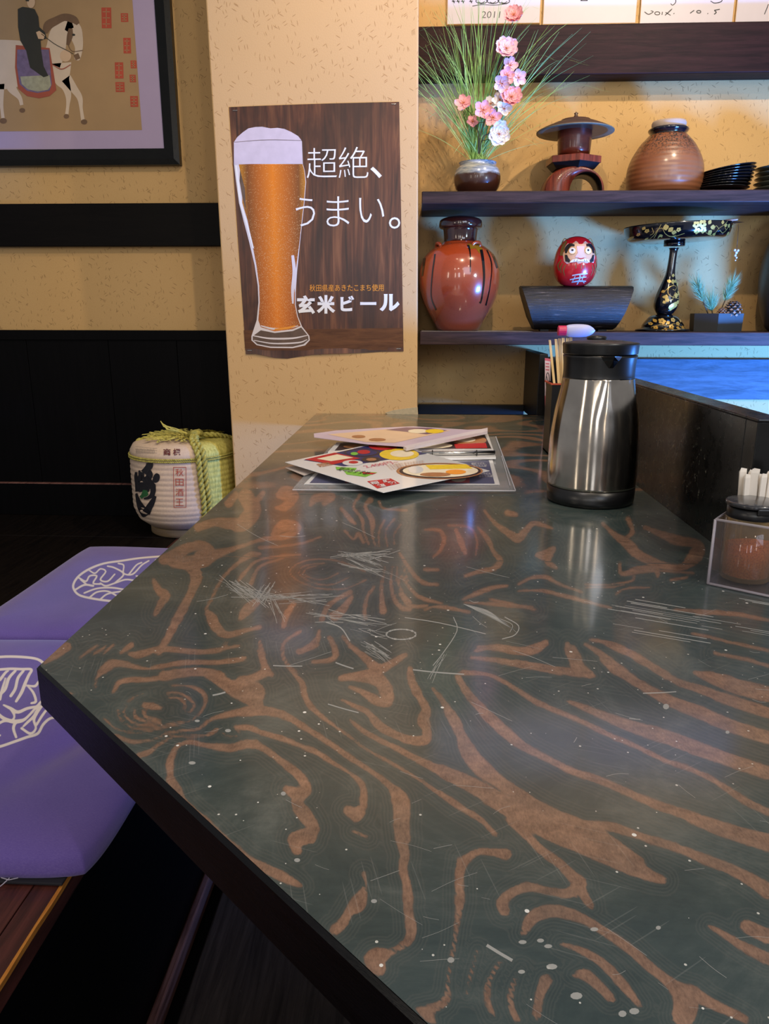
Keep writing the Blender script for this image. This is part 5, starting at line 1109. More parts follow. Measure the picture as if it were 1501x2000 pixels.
# pine sprigs and cone in a black box
def pinebox():
    Y = 2.225; b = base_at(1415, S2, Y); sc = depth_at(Y)/F_PX; root = thing('planter_box', 'low black hexagonal box holding pine sprigs and a pine cone', 'planter', b, rz=0)
    h = 35*sc; w0, w1 = 45*sc, 46*sc; outl = [(-w0, .0), (-5*sc, -.030), (w1, -.022), (w1, .03), (5*sc, .045), (-w0, .035)]
    mb = MB(); n = 6; ins = [(x*.94, y*.9+.0008) for x, y in outl]
    vv = [(x*.97, y, 0) for x, y in outl]+[(x, y, h) for x, y in outl]+[(x, y, h) for x, y in ins]+[(x, y, h-.01) for x, y in ins]
    ff = [(r*n+k, r*n+(k+1) % n, (r+1)*n+(k+1) % n, (r+1)*n+k) for r in range(3) for k in range(n)]+[tuple(range(n-1, -1, -1)), tuple(3*n+k for k in range(n))]
    mb.add(vv, ff); mb.build('box', plain('matt_black_box', '#101216', .4), root)
    rnd = random.Random(5); zt_ = b[2]+h-.0095; M['needle'] = pk('pine_needle', '#2c5a30', '#7fa070')
    def sprig(x, y, tx_, ty, lab, n_=260, L=.040):
        base = np.array(onY(x, y, Y)); base[2] = zt_; tip = np.array(onY(tx_, ty, Y))-base; r = thing('pine_sprig', lab, 'sprig', base, 'pine sprigs in the black box'); st_ = [np.zeros(3), tip*.5, tip*.78]
        MB().tube(st_, .0018, 6).build('stem', M['twig'], r); mb = MB()
        for k in range(n_):
            t = rnd.uniform(.42, .85); p = tip*t; d = tip/np.linalg.norm(tip); v_ = np.array([rnd.gauss(0, 1), rnd.gauss(0, .7), rnd.gauss(0, 1)]); v_ /= np.linalg.norm(v_); v_ = v_*.62+d*.8; l = L*rnd.uniform(.7, 1.1); q = p+v_*l*.95; w_ = np.cross(v_, [0, 1, .2]); w_ = w_/np.linalg.norm(w_)*.0008
            mb.add([p-w_, p+w_, q], [(0, 1, 2)])
        mb.build('needles', M['needle'], r)
    sprig(1385, 612, 1358, 548, 'leftmost and tallest blue-green pine sprig in the black box'); sprig(1402, 612, 1432, 548, 'dark green pine sprig standing behind the pine cone'); sprig(1392, 612, 1388, 592, 'low front pine sprig spreading over the box rim', 260, .046)
    M['cone'] = plain('pine_cone_scale', '#4a3930', .6, var=.5, ns=90); M['conetip'] = plain('pine_cone_tip', '#8d7361', .6)
    def cone(x, y, r_, lab, mt, ln):
        p = np.array(onY(x, y, Y-.008)); p[2] = zt_+r_*.85; r = thing('pine_cone', lab, 'cone', p, 'cones in the black box'); mb = MB()
        for i in range(9):
            ph = -1.25+i*.31
            for k in range(9):
                a = 2*math.pi*k/9+i*.35; rr = r_*math.cos(ph); c_ = Vector((rr*math.cos(a), rr*math.sin(a), r_*ln*math.sin(ph))); nrm = Vector((math.cos(a)*math.cos(ph), math.sin(a)*math.cos(ph), math.sin(ph)+.5)).normalized(); s_ = Vector((-math.sin(a), math.cos(a), 0)); u = nrm.cross(s_)
                w_ = r_*.36; c1 = c_+nrm*r_*.16; ps = [c_*.6-s_*w_*.4, c_*.6+s_*w_*.4, c1+s_*w_-u*.0005, c1+u*w_*.5, c1-s_*w_]
                mb.add([tuple(q) for q in ps], [(0, 1, 2, 3, 4)]); mb.add([tuple(q) for q in [c1+s_*w_*.6, c1+u*w_*.5+nrm*.0006, c1-s_*w_*.6, c1-u*w_*.45+nrm*.0012]], [(0, 1, 2, 3)], 1)
        mb.lathe([(0, -r_*ln*.9), (r_*.7, -r_*.3), (r_*.7, r_*.3), (0, r_*ln*.9)], 10); mb.build('scales', mt, r)
    cone(1432, 592, .0215, 'brown pine cone on the right of the black box', [M['cone'], M['conetip']], 1.05); cone(1410, 602, .0125, 'small pale cone beside the brown pine cone', [plain('pale_cone', '#8a5a3a', .6, var=.4), M['conetip']], 1.0)
pinebox()
# dark tall vase cut by the frame edge
M['darkvase'] = plain('mottled_dark_vase', '#22262b', .4, var=.6, ns=160, Coat_Weight=.2)
def darkvase():
    Y = 2.245; b = base_at(1578, S2, Y); root = thing('tall_vase', 'large dark mottled vase cut off by the right edge of the photo', 'vase', b)
    pr = smooth_prof(pprof(1578, Y, [(643, 50), (630, 60), (590, 74), (545, 80), (500, 78), (460, 68), (430, 48), (418, 34), (412, 36)], S2)); MB().lathe(pr, 56).build('body', M['darkvase'], root)
darkvase()
# woven runners on the lower shelf
M['mat'] = plain('grey_woven_runner', '#7d7672', .9, var=.35, ns=350)
mb = MB(); L_ = []; R_ = []
for k in range(60):
    x = .006+k*.0052; L_.append((x, 2.117+.0015*math.sin(k*1.9), 0)); R_.append((x, 2.36, 0))
o_ = mb.strip(L_, R_).build('shelf_runner', M['mat'], loc=(0, 0, S2+.0001), solid=.0002); tag(o_, 'grey woven runner under the orange jar on the lower shelf', 'runner')

# ---------------------------------------------------------------- things on the table
bs = NT('brushed_steel'); g = bs.coord(); hz = bs.noise(bs.mapping(g, (1, 1, 260)), 6, 3, .6); sm_ = bs.noise(g, 30, 3)
bs.B(Base_Color=bs.mix(bs.mr(sm_, .3, .7), srgb('#a8a097'), srgb('#bdb5ab')), Metallic=1.0, Roughness=bs.mr(hz, .3, .7, .15, .17), Anisotropic=.85)
tn = bs.n('Tangent', direction_type='RADIAL', axis='Z'); bs.set(bs.b, 'Tangent', tn); bs.set(bs.b, 'Anisotropic Rotation', .25); M['brushed'] = bs.mat
def pitcher():
    c = (.2565, 1.085, TZ+.0004); root = thing('coffee_pot', 'brushed steel vacuum jug with black lid and base, standing on the table', 'jug', c)
    r = lambda z: z
    base = [(.0590, 0), (.0618, .0015), (.0628, .006), (.0635, .024)]; MB().lathe(base, 72).build('base_ring', M['black'], root)
    body = smooth_prof([(.0632, .0242), (.0640, .045), (.0638, .070), (.0632, .090), (.0612, .112), (.0580, .135), (.0540, .155), (.0508, .172), (.0498, .180)], 5)
    # shell pulled out a touch below the spout so the front carries a soft crease
    mb = MB().lathe(body, 96, a0=math.radians(-90)); vv = []
    for x, y, z in mb.v:
        a = math.atan2(x-.003, -y); t = max(0, (z-.125)/.055); k = 1+.060*t*max(0, 1-abs(a)/.34)**1.2; vv.append((x*k, y*k, z))
    mb.v = vv; mb.build('steel_body', M['brushed'], root)
    MB().lathe(smooth_prof([(.0500, .1795), (.0496, .186), (.0500, .200), (.0512, .2115)], 4), 72).build('collar', M['black'], root)
    lid = MB().lathe([(.0506, .2125), (.0516, .2135), (.0522, .2225), (.0528, .2265), (.0518, .2285), (.030, .2315), (0, .2325)], 72); lid.build('lid', M['black'], root, bevel=.0005)
    # V shaped pouring lip
    sp_ = MB(); a0 = .08; ca, sa = math.cos(a0), math.sin(a0); rot = lambda x, y, z: (x*ca-y*sa, x*sa+y*ca, z)
    P = [rot(*p) for p in ((-.0165, -.0475, .2115), (.0165, -.0475, .2115), (0, -.062, .2120), (-.003, -.0505, .196), (.003, -.0505, .196), (-.010, -.050, .205), (.010, -.050, .205), (-.0135, -.0495, .2125), (.0135, -.0495, .2125), (0, -.058, .2065), (0, -.050, .209))]
    sp_.add(P, [(0, 5, 9, 2), (5, 3, 9), (3, 4, 9), (4, 6, 9), (6, 1, 2, 9), (0, 2, 10), (2, 1, 10)]); sp_.build('spout', M['black_gloss'], root, bevel=.0006)
    mb = MB(); mb.lathe([(.013, 0), (.0145, .003), (.013, .006), (0, .0075)], 28, c=(.002, .036, .2305)); mb.build('release_button', M['black'], root)
    mb = MB(); hp = cr_spline([(0, .046, .222), (0, .075, .220), (0, .092, .195), (0, .094, .130), (0, .084, .070), (0, .062, .055)], 6); mb.tube(hp, .009, 10); mb.v = [(x*1.15, y, z) for x, y, z in mb.v]; mb.build('handle', M['black'], root)
pitcher()
def edge_box(name, label, cat, x0, x1, y0, y1, h): pass
# narrow sign block behind the jug, and chopsticks
M['lightwood'] = wood('pale_chopstick_wood', '#e0b472', '#f4daa4', (14, 14, 1), 9, rough=.6); M['kraft'] = plain('chopstick_sleeve', '#e0c79a', .7, var=.08)
def sign():
    b = onZ(1076, 826, TZ); b = np.array([.353-.012, b[1], TZ+.0003]); p = onZ(1066, 822, TZ); b = np.array([p[0]+.008, p[1]+.01, TZ+.0003])
    root = thing('table_sign', 'slim black block with a pink-edged no-symbol card behind the steel jug', 'sign', b)
    top = float(onY(1066, 698, b[1])[2])-TZ; MB().box(-.006, .026, -.012, .02, 0, top).build('block', M['black'], root, bevel=.001)
    mb = MB(); f = lambda x, y: (lambda q: (q[0]-b[0], -.0128, q[2]-b[2]))(onY(x, y, b[1]-.0128))
    x0, x1 = 1063.5, 1074.5; mb.poly([f(x0, 699), (f(x1, 701)), f(x1, 812), f(x0, 808)], 0)
    g_ = lambda x, y: (lambda q: (q[0], q[1]-.0003, q[2]))(f(x, y))
    mb.poly([g_(x0, 699), g_(x1, 701), g_(x1, 706), g_(x0, 704)], 1); mb.poly([g_(x0, 773), g_(x1, 775), g_(x1, 812), g_(x0, 808)], 1)
    stroke_on(mb, [(x_, y_, 1.3) for x_, y_ in ell(1069, 745, 3.4, 17, 18)+[(1072.4, 745)]], g_, 2); stroke_on(mb, [(1067, 735, 1.2), (1071, 755, 1.2)], g_, 2)
    for yy in (710, 716, 722): stroke_on(mb, [(1065, yy, 2.2), (1072, yy+.6, 2.2)], g_, 1)
    h_ = lambda x, y: (lambda q: (q[0], q[1]-.0003, q[2]))(g_(x, y))
    for yy in (779, 784, 790, 797, 803): stroke_on(mb, [(1066, yy, 1.2), (1072, yy+.6, 1.2)], h_, 0)
    mb.build('card', [plain('rose_white_card', '#d9c3cc', .5, var=.04), M['pinkred'], M['ink']], root)
sign()
def chopsticks():
    Y = 1.42; c = onZ(1135, 880, TZ); b = np.array([.283, 1.50, TZ+.0003]); root = thing('chopstick_holder', 'dark chopstick box with an orange rim behind the steel jug', 'holder', b)
    zt_ = float(onY(1085, 750, 1.46)[2])-b[2]; mb = MB(); x0 = float(onY(1079, 750, 1.46)[0])-b[0]
    for q in ((x0, .045, -.035, -.033), (x0, .045, .033, .035), (x0, x0+.002, -.033, .033), (.043, .045, -.033, .033)): mb.box(q[0], q[1], q[2], q[3], 0, zt_)
    mb.box(x0, .045, -.035, .035, 0, .003); mb.build('box', M['black'], root)
    rm = MB(); rm.box(x0-.003, .047, -.037, -.0352, zt_-.002, zt_+.001); rm.box(x0-.003, x0-.0002, -.0352, .037, zt_-.002, zt_+.001); rm.build('rim', plain('orange_rim', '#b8492a', .5), root)
    sp = [(1082, 752, 1073, 664, 4.5, 'outermost chopstick pair leaning left out of the box'), (1091, 752, 1085, 662, 5.5, 'chopstick pair just inside the leaning one'), (1096, 752, 1092, 661, 5.5, 'third chopstick pair from the left in the box'), (1101, 752, 1099, 660, 6, 'fourth chopstick pair from the left in the box'), (1107, 752, 1107, 660, 6, 'chopstick pair beside the jug lid button, left side'), (1114, 752, 1114, 659, 6, 'chopstick pair mostly hidden by the jug lid'), (1150, 752, 1163, 659, 6, 'chopstick pair showing right of the jug lid button'), (1155, 752, 1171, 660, 5, 'rightmost chopstick pair in the box')]
    for i, (xa, ya, xb, yb, w_, lab) in enumerate(sp):
        Yc = 1.475+.008*(i % 3); t = onY(xb, yb, Yc); a = onY(xa, ya, Yc); d = (a-t); k = (TZ+.0045-t[2])/d[2]; bt2 = t+d*k; bt2[0] = np.clip(bt2[0], b[0]+x0+.006, b[0]+.040); r = thing('chopsticks', lab, 'chopsticks', bt2, 'wooden chopsticks in the box'); v = t-bt2
        ww = w_*float((t-C0)@fw)/F_PX/2
        def bar(off, w0, w1, th): 
            m_ = MB(); n_ = [np.array([off, 0, 0])+v*s_ for s_ in (0, .93, 1)]; wid = (w0, w1, w1*.75); vv = []
            for q, w_2 in zip(n_, wid): vv += [(q[0]-w_2, q[1]-th, q[2]), (q[0]+w_2, q[1]-th, q[2]), (q[0]+w_2, q[1]+th, q[2]), (q[0]-w_2, q[1]+th, q[2])]
            m_.add(vv, [(r_*4+k_, r_*4+(k_+1) % 4, (r_+1)*4+(k_+1) % 4, (r_+1)*4+k_) for r_ in range(2) for k_ in range(4)]+[(3,2,1,0), (8,9,10,11)]); return m_
        bar(-ww*.5, .0012, ww*.46, .0018).build('stick', M['lightwood'], r); bar(ww*.5, .0012, ww*.46, .0018).build('stick', M['lightwood'], r)
    # squeeze tube lying over the sticks
    t0 = onY(1092, 650, 1.475); t1 = onY(1161, 652, 1.475); t0[2] = t1[2] = float(onY(1125, 659, 1.475)[2])+.0125; r = thing('squeeze_tube', 'pale lilac squeeze tube with pink cap lying on the chopstick tips', 'tube', t0); L = float(t1[0]-t0[0])
    S = [(.010, 0), (.012, .009), (.022, .0118), (.040, .0122), (L*.8, .0105), (L*.93, .006), (L, .001)]; vv = []
    for x, rr in cr_spline(S, 5):
        for k in range(16): a = k*math.pi/8; vv.append((x, rr*.7*math.cos(a), rr*math.sin(a)))
    n = len(vv)//16; MB().add(vv, [(i*16+k, (i+1)*16+k, (i+1)*16+(k+1) % 16, i*16+(k+1) % 16) for i in range(n-1) for k in range(16)], 0, True).build('tube_body', plain('lilac_plastic', '#aeb2dc', .4, var=.05), r)
    vv = [(x, .0095*math.cos(k*math.pi/8), .0095*math.sin(k*math.pi/8)) for x in (-.003, .0125) for k in range(16)]; MB().add(vv, [(k, 16+k, 16+(k+1) % 16, (k+1) % 16) for k in range(16)]+[tuple(range(16)), tuple(range(31, 15, -1))]).build('cap', plain('pink_cap', '#c42a58', .4, var=.05), r, bevel=.0008)
chopsticks()

# clear tray, spice shaker, wrapped toothpicks
def glass(name, col, rough=.03, lo=.07, hi=.75, milk=0.0):
    t = NT(name); tr = t.n('BsdfTransparent', {'Color': srgb(col)}); gs_ = t.n('BsdfGlossy', {'Color': (1, 1, 1, 1), 'Roughness': rough}); lw = t.n('LayerWeight', {'Blend': .5}).outputs['Facing']
    f = t.mr(t.math('POWER', lw, 3.0), 0, 1, lo, hi); mx = t.n('MixShader', {0: f, 1: tr, 2: gs_}); last = mx
    if milk: df = t.n('BsdfDiffuse', {'Color': srgb('#d9b67c') if 'shaker' in name else (.8, .78, .8, 1)}); last = t.n('MixShader', {0: milk, 1: mx, 2: df})
    t.set(t.t.nodes['Material Output'], 'Surface', last); t.t.nodes.remove(t.b); return t.mat
M['acrylic'] = glass('clear_acrylic', '#f6f4f8', .05, .035, .6, .012); M['glass'] = glass('shaker_glass', '#f3ead2', .03, .04, .6, .13)
M['rimplastic'] = plain('cloudy_plastic_edge', '#cfc6cc', .25, Alpha=.55, Coat_Weight=.5)
def tray():
    A = onZ(1379, 1142, TZ); B = onZ(1501, 1168, TZ); d = (B-A); d[2] = 0; d /= np.linalg.norm(d); ang = math.atan2(d[1], d[0])
    root = thing('acrylic_tray', 'clear acrylic tray holding the spice shaker at the right edge of the table', 'tray', (A[0], A[1], TZ+.0004), rz=ang); W, D, t = .19, .088, .0025
    h = float(onY(1369, 1015, A[1])[2])-TZ
    MB().box(0, W, 0, D, 0, t).build('floor_panel', M['acrylic'], root, bevel=.0006)
    mb = MB(); mb.box(0, W, 0, t, t+.0001, h); mb.box(0, W, D-t, D, t+.0001, h); mb.box(0, t, t+.0001, D-t-.0001, t+.0001, h); mb.box(W-t, W, t+.0001, D-t-.0001, t+.0001, h)
    mb.build('side_panel', M['acrylic'], root, bevel=.0007)
    q = MB(); e = .0009; q.tube([(e, e, h), (W-e, e, h), (W-e, D-e, h), (e, D-e, h)], .0013, 6, closed=True); q.tube([(e, e, .0012), (W-e, e, .0012), (W-e, D-e, .0012), (e, D-e, .0012)], .0014, 6, closed=True)
    for x_, y_ in ((e, e), (W-e, e), (W-e, D-e), (e, D-e)): q.tube([(x_, y_, .001), (x_, y_, h)], .0015, 6)
    q.build('rim', M['rimplastic'], root)
    return A, d, t
tA, td, tt = tray()
pw_ = NT('red_spice_powder'); g = pw_.coord(); n1 = pw_.noise(g, 700, 2, .7); pw_.B(Base_Color=pw_.ramp(n1, [(.35, srgb('#a8381a')), (.5, srgb('#dd5f26')), (.68, srgb('#f8904a'))]), Roughness=.9).bump(n1, .6, .0006); M['powder'] = pw_.mat
def shaker():
    Yc = .745; P = onY(1449, 1128, Yc); P = onZ(1452, 1150, TZ+tt); c = (float(P[0])+.0325*.45, float(P[1])+.0325, TZ+tt+.0008); P2 = onY(1452, 1130, c[1]); c = (float(P2[0]), c[1], c[2]); sc = float((np.array(c)-C0)@fw)/F_PX
    root = thing('spice_shaker', 'glass shaker of red chilli powder with a black lid in the clear tray', 'shaker', c)
    R = 46.5*sc*.985; H = float(onY(1449, 1008, c[1])[2])-c[2]; Ri = R-.0018
    MB().lathe([(R*.94, 0), (R, .002), (R, H), (Ri, H), (Ri, .0045), (0, .0045)], 56).build('glass_body', M['glass'], root)
    mb = MB(); seg = 40; pr = Ri-.0004; vv = []; hh = []
    lev = lambda a, q: .038 - .010*q*math.sin(a-.4)*1.0 + (.004)*(1-q)
    vv += [(pr*.985*math.cos(2*math.pi*k/seg), pr*.985*math.sin(2*math.pi*k/seg), .0049) for k in range(seg)]
    for q in (1, .7, .4): vv += [(pr*.985*q*math.cos(2*math.pi*k/seg), pr*.985*q*math.sin(2*math.pi*k/seg), lev(2*math.pi*k/seg, q)+.006*math.cos(2*math.pi*k/seg)*-q) for k in range(seg)]
    vv.append((0, 0, .041)); ff = [(r*seg+k, r*seg+(k+1) % seg, (r+1)*seg+(k+1) % seg, (r+1)*seg+k) for r in range(3) for k in range(seg)]+[(3*seg+k, 3*seg+(k+1) % seg, 4*seg) for k in range(seg)]+[tuple(range(seg-1, -1, -1))]
    mb.add(vv, ff, 0, True); tag(mb.build('chilli_powder', M['powder'], root), kind='stuff')
    mb = MB(); mb.lathe([(R*.97, H-.001), (R*1.0, H), (R*1.0, H+.010), (R*.7, H+.011)], 56, mi=0); mb.build('lid_collar', M['black'], root)
    mb = MB().lathe([(R*.98, H+.0112), (R*1.08, H+.0125), (R*1.09, H+.0150), (R*1.04, H+.0162), (0, H+.0170)], 56); mb.build('flip_cap', plain('grey_black_cap', '#2d2c30', .25, Coat_Weight=.5), root, bevel=.0004)
    MB().box(-.007, .007, -R*1.13, -R*1.02, H+.007, H+.0135).build('thumb_tab', M['black'], root, bevel=.001)
    return c, R
shc, shR = shaker()
M['paper'] = plain('white_paper_wrap', '#e6dccf', .7, var=.08)
def picks():
    cy_ = .7685; cx_ = float(onY(1483, 960, cy_)[0]); z0 = TZ+.0005; hb = .060; root = thing('pick_holder', 'small dark cup of paper-wrapped toothpicks behind the spice shaker', 'holder', (cx_, cy_, z0))
    MB().lathe([(.016, 0), (.0175, .001), (.0185, hb), (.0175, hb), (.0165, .003), (0, .003)], 32).build('cup', M['black'], root)
    rnd = random.Random(2); top = float(onY(1475, 912, cy_)[2]); n = 0; spots = [(-.020, -.010), (-.012, -.017), (-.003, -.021), (.006, -.021), (.014, -.016), (-.021, .002), (-.012, -.004), (-.003, -.010), (.006, -.009), (-.006, .004), (.014, -.002), (.020, -.006)]
    nm = ['leftmost', 'front-left', 'front-centre', 'front-right', 'right front', 'left rear', 'inner left', 'inner front', 'inner right', 'rear centre', 'rear right', 'far right']
    for i, (dx_, dy_) in enumerate(spots):
        dx_, dy_ = dx_*.62, dy_*.5; x, y = cx_+dx_, cy_+dy_; r = thing('wrapped_toothpick', f'paper-wrapped toothpick, {nm[i]} of the bunch behind the spice shaker', 'toothpick', (x, y, z0+.0035), 'wrapped toothpicks in the cup', rz=rnd.uniform(-.5, .5)); h = top-z0-.0035-rnd.uniform(0, .006); w_ = .0036; lx = dx_*.5
        mb = MB(); mb.add([(-w_, -.0009, 0), (w_, -.0009, 0), (w_, .0009, 0), (-w_, .0009, 0), (-w_+lx, -.0009, h*.96), (w_+lx, -.0009, h*.96), (w_+lx, .0009, h*.96), (-w_+lx, .0009, h*.96), (-w_*.6+lx, .0, h), (w_*1.1+lx, 0, h*.99)],
               [(3,2,1,0), (0,1,5,4), (1,2,6,5), (2,3,7,6), (3,0,4,7), (4,5,9,8), (6,7,8,9), (5,6,9), (7,4,8)])
        mb.build('paper_sleeve', M['paper'], r)
        q = MB(); 
        for dz_ in (.58, .70): stroke_on(q, [(a_*.0008*1.0-.0018+lx*.6, b_, .0005) for a_, b_ in [(1.5*math.cos(t), h*dz_*.98+.0022*math.sin(t)) for t in np.linspace(0, 6.28, 10)]], lambda u_, v_: (u_, -.00105, v_), 0, 2)
        q.build('printed_mark', M['ink'], r)
picks()

# ---------------------------------------------------------------- menus lying on the table
tfm = NT('glossy_clear_sheet'); tfm.B(Base_Color=srgb('#c9ccd0'), Roughness=.15, Alpha=.32, Coat_Weight=1.0, Coat_Roughness=.05); M['sheet'] = tfm.mat
tfm = NT('thin_clear_cover'); tfm.B(Base_Color=srgb('#c9ccd0'), Roughness=.15, Alpha=.07); M['cover'] = tfm.mat
tfm = NT('cloudy_clear_sheet'); tfm.B(Base_Color=srgb('#cfc6cc'), Roughness=.2, Alpha=.55, Coat_Weight=.6, Coat_Roughness=.1); M['cloudy'] = tfm.mat
M['gloss_white'] = plain('laminated_white', '#f8f8fa', .2, var=.02, Coat_Weight=.7); M['peach'] = plain('peach_print', '#e0c0a0', .35, var=.15, ns=20)
M['lav'] = plain('lavender_print', '#c9b8cc', .3, var=.16, ns=16)
def menu(name, label, z, cen, layers, thick=.0012, mats=None, edge='gloss_white'):
    b = onZ(cen[0], cen[1], TZ); b = np.array([b[0], b[1], z]); root = thing(name, label, 'menu', b, 'menus lying on the far half of the table'); return root, b
mp = lambda pts: [(540+x/3.002, 780+y/3.002) for x, y in pts]
def slab(mb, pts2, zt_, th, b, mi=0):
    T_ = [onZ(x, y, zt_)-b for x, y in mp(pts2)]; n = len(T_); Bt = [(p[0], p[1], p[2]-th) for p in T_]
    mb.add(list(T_)+Bt, [(k, n+k, n+(k+1) % n, (k+1) % n) for k in range(n)], mi); mb.poly([tuple(p) for p in T_], mi); mb.poly([tuple(p) for p in Bt][::-1], mi)
def dec(mb, pts2, z, b, mi): mb.poly([tuple(onZ(x, y, z)-b) for x, y in mp(pts2)], mi)
def fill_ell(mb, cx, cy, rx, ry, z, b, mi, n=26): fan(mb, mp(ell(cx, cy, rx, ry, n)), lambda x, y: onZ(x, y, z)-b, mi, 2)
def menus():
    z0 = TZ+.0004
    # A: wide clear folder with the blue menu
    r, b = menu('menu_folder', 'wide clear folder with a blue food menu, bottom of the menu pile', z0, (780, 930), 0)
    q = MB(); slab(q, [(90, 530), (1400, 536), (1284, 217), (330, 255)], z0+.0008, .0007, b); q.build('back_sheet', M['sheet'], r)
    q = MB(); slab(q, [(160, 497), (1308, 500), (1262, 345), (255, 400)], z0+.0018, .0005, b, 0)
    dec(q, [(192, 491), (1278, 494), (1243, 355), (268, 408)], z0+.0020, b, 1)
    fill_ell(q, 1065, 466, 45, 18, z0+.0022, b, 3); dec(q, [(985, 488), (1130, 489), (1132, 452), (1000, 448)], z0+.0021, b, 2); fill_ell(q, 1065, 466, 40, 14, z0+.0023, b, 3)
    dec(q, [(400, 488), (480, 489), (470, 470), (405, 470)], z0+.0021, b, 2)
    for i, (x0, y0) in enumerate(((1140, 372), (1150, 385), (1175, 430), (1185, 445))): text_on(q, 'きりたんぽ' if i % 2 else '稲庭うどん', mp([(x0, y0), (x0+80, y0-4), (x0+82, y0+10), (x0+2, y0+12)]), lambda x, y: onZ(x, y, z0+.0022)-b, 0, .02)
    for k in range(4): text_on(q, 'おすすめの一品', mp([(290+k*6, 432+k*12), (380, 430+k*12), (382, 438+k*12), (292, 440+k*12)]), lambda x, y: onZ(x, y, z0+.0022)-b, 0, .01)
    q.build('printed_menu', [M['gloss_white'], M['navy'], M['red'], M['cream']], r)
    q = MB(); slab(q, [(95, 516), (1398, 518), (1284, 222), (335, 258)], z0+.0031, .0004, b); q.build('clear_cover', M['cover'], r)
    q = MB(); 
    for P in ([(92, 530, 5), (740, 534, 5), (1400, 536, 5)], [(1400, 536, 5), (1340, 370, 5), (1284, 217, 5)], [(1318, 330, 4), (1368, 505, 4)]): stroke_on(q, [(540+a/3.002, 780+c/3.002, w_/3.002) for a, c, w_ in P], lambda x, y: onZ(x, y, z0+.0034)-b, 0)
    q.build('edge_strip', plain('frosted_edge', '#b7bac6', .3), r)
    # B: ring binder
    z1 = z0+.0036; r, b = menu('ring_binder', 'open white ring binder menu with dark food photographs and silver spine', z1, (820, 870), 0)
    q = MB(); slab(q, [(300, 308), (352, 252), (1238, 202), (1285, 338), (700, 350)], z1+.0040, .004, b); q.build('board', M['gloss_white'], r)
    q = MB(); dec(q, [(340, 300), (375, 258), (1220, 208), (1258, 288), (800, 290), (640, 285)], z1+.0043, b, 0); fill_ell(q, 1130, 240, 100, 28, z1+.0045, b, 1); fill_ell(q, 900, 270, 130, 18, z1+.0045, b, 2); dec(q, [(1040, 262), (1225, 255), (1235, 285), (1050, 288)], z1+.0046, b, 3); fill_ell(q, 1110, 236, 55, 14, z1+.0047, b, 2); fill_ell(q, 480, 275, 90, 12, z1+.0045, b, 1)
    q.build('photo_page', [M['darkprint'], M['brownfood'], M['cream'], M['red']], r)
    Aq, Bq = onZ(*mp([(850, 318)])[0], z1+.0085)-b, onZ(*mp([(1278, 312)])[0], z1+.0085)-b; q = MB(); q.tube([Aq, Bq], .0042, 12); q.build('spine', M['steel_plain'], r)
    for x in (912, 1172): q = MB(); p = onZ(*mp([(x, 316)])[0], z1+.0085)-b; q.tube([p+np.array([.0045*0, .0055*math.cos(t), .0055*math.sin(t)]) for t in np.linspace(0, 6.28, 14)], .0011, 6); q.build('ring', M['black'], r)
    # C: cloudy file with white slide bar, on top
    z2 = z1+.016; r, b = menu('slide_bar_file', 'pale file with faded food print and a white slide bar, topmost at the back', z2, (770, 850), 0)
    pts = [(218, 200), (350, 182), (640, 165), (800, 158), (1120, 178), (1236, 172), (745, 276), (530, 262), (220, 222)]
    q = MB(); slab(q, pts, z2, .0008, b); q.build('file', M['lav'], r)
    q = MB(); dec(q, [(300, 205), (640, 175), (800, 168), (1020, 182), (690, 255), (520, 250)], z2+.0003, b, 0); dec(q, [(640, 178), (760, 164), (900, 168), (1000, 182), (880, 205), (760, 190)], z2+.0005, b, 1); fill_ell(q, 925, 186, 55, 12, z2+.0007, b, 2); fill_ell(q, 830, 186, 60, 12, z2+.0006, b, 3); fill_ell(q, 480, 218, 40, 9, z2+.0006, b, 4); fill_ell(q, 590, 236, 50, 9, z2+.0006, b, 4)
    q.build('faded_print', [M['peach'], plain('mauve_print', '#7d5f72', .3, var=.3), M['yellow'], M['cream'], M['brownfood']], r)
    q = MB(); slab(q, [(742, 274), (1236, 166), (1236, 186), (760, 284)], z2+.003, .006, b); q.build('slide_bar', plain('white_slide_bar', '#d9cfd6', .35, var=.04), r, bevel=.0008)
    # supports so the file leans on the binder stack
    # E: small sheet sticking out left
    r, b = menu('folded_leaflet', 'small grey leaflet poking out at the left under the white menu', z0, (575, 912), 0)
    q = MB(); slab(q, [(50, 400), (105, 388), (240, 420), (160, 446)], z0+.0040, .0006, b); q.build('leaf', plain('grey_leaflet', '#b9ada6', .5), r)
    # D: laminated diamond menu on top in front
    z3 = z1+.0095; r, b = menu('laminated_menu', 'white laminated menu turned like a diamond with bowls and a red stamp', z3, (760, 910), 0)
    F = [(50, 368), (630, 246), (1248, 418), (625, 546)]; q = MB(); slab(q, F, z3, .0007, b, 0); zz_ = z3+.0002; D_ = lambda p, mi, k=1: dec(q, p, zz_+.0002*k, b, mi); E_ = lambda *a, k=2: fill_ell(q, *a[:4], zz_+.0002*k, b, a[4])
    D_([(158, 355), (628, 250), (880, 318), (640, 355), (395, 392)], 1); E_(625, 272, 88, 26, 2); E_(632, 268, 52, 14, 8, k=3); E_(500, 312, 104, 24, 9, k=2); E_(498, 312, 92, 19, 1, k=3); E_(510, 308, 38, 12, 2, k=4); E_(455, 318, 22, 9, 4, k=4)
    E_(718, 322, 116, 34, 3, k=2); E_(735, 318, 70, 20, 6, k=3); D_([(165, 352), (340, 312), (490, 345), (330, 382)], 2, 2); D_([(235, 348), (355, 322), (450, 342), (320, 362)], 6, 3); E_(445, 372, 60, 16, 0, k=3); E_(450, 368, 28, 8, 2, k=4); E_(553, 352, 56, 16, 9, k=3); E_(555, 352, 30, 8, 7, k=4)
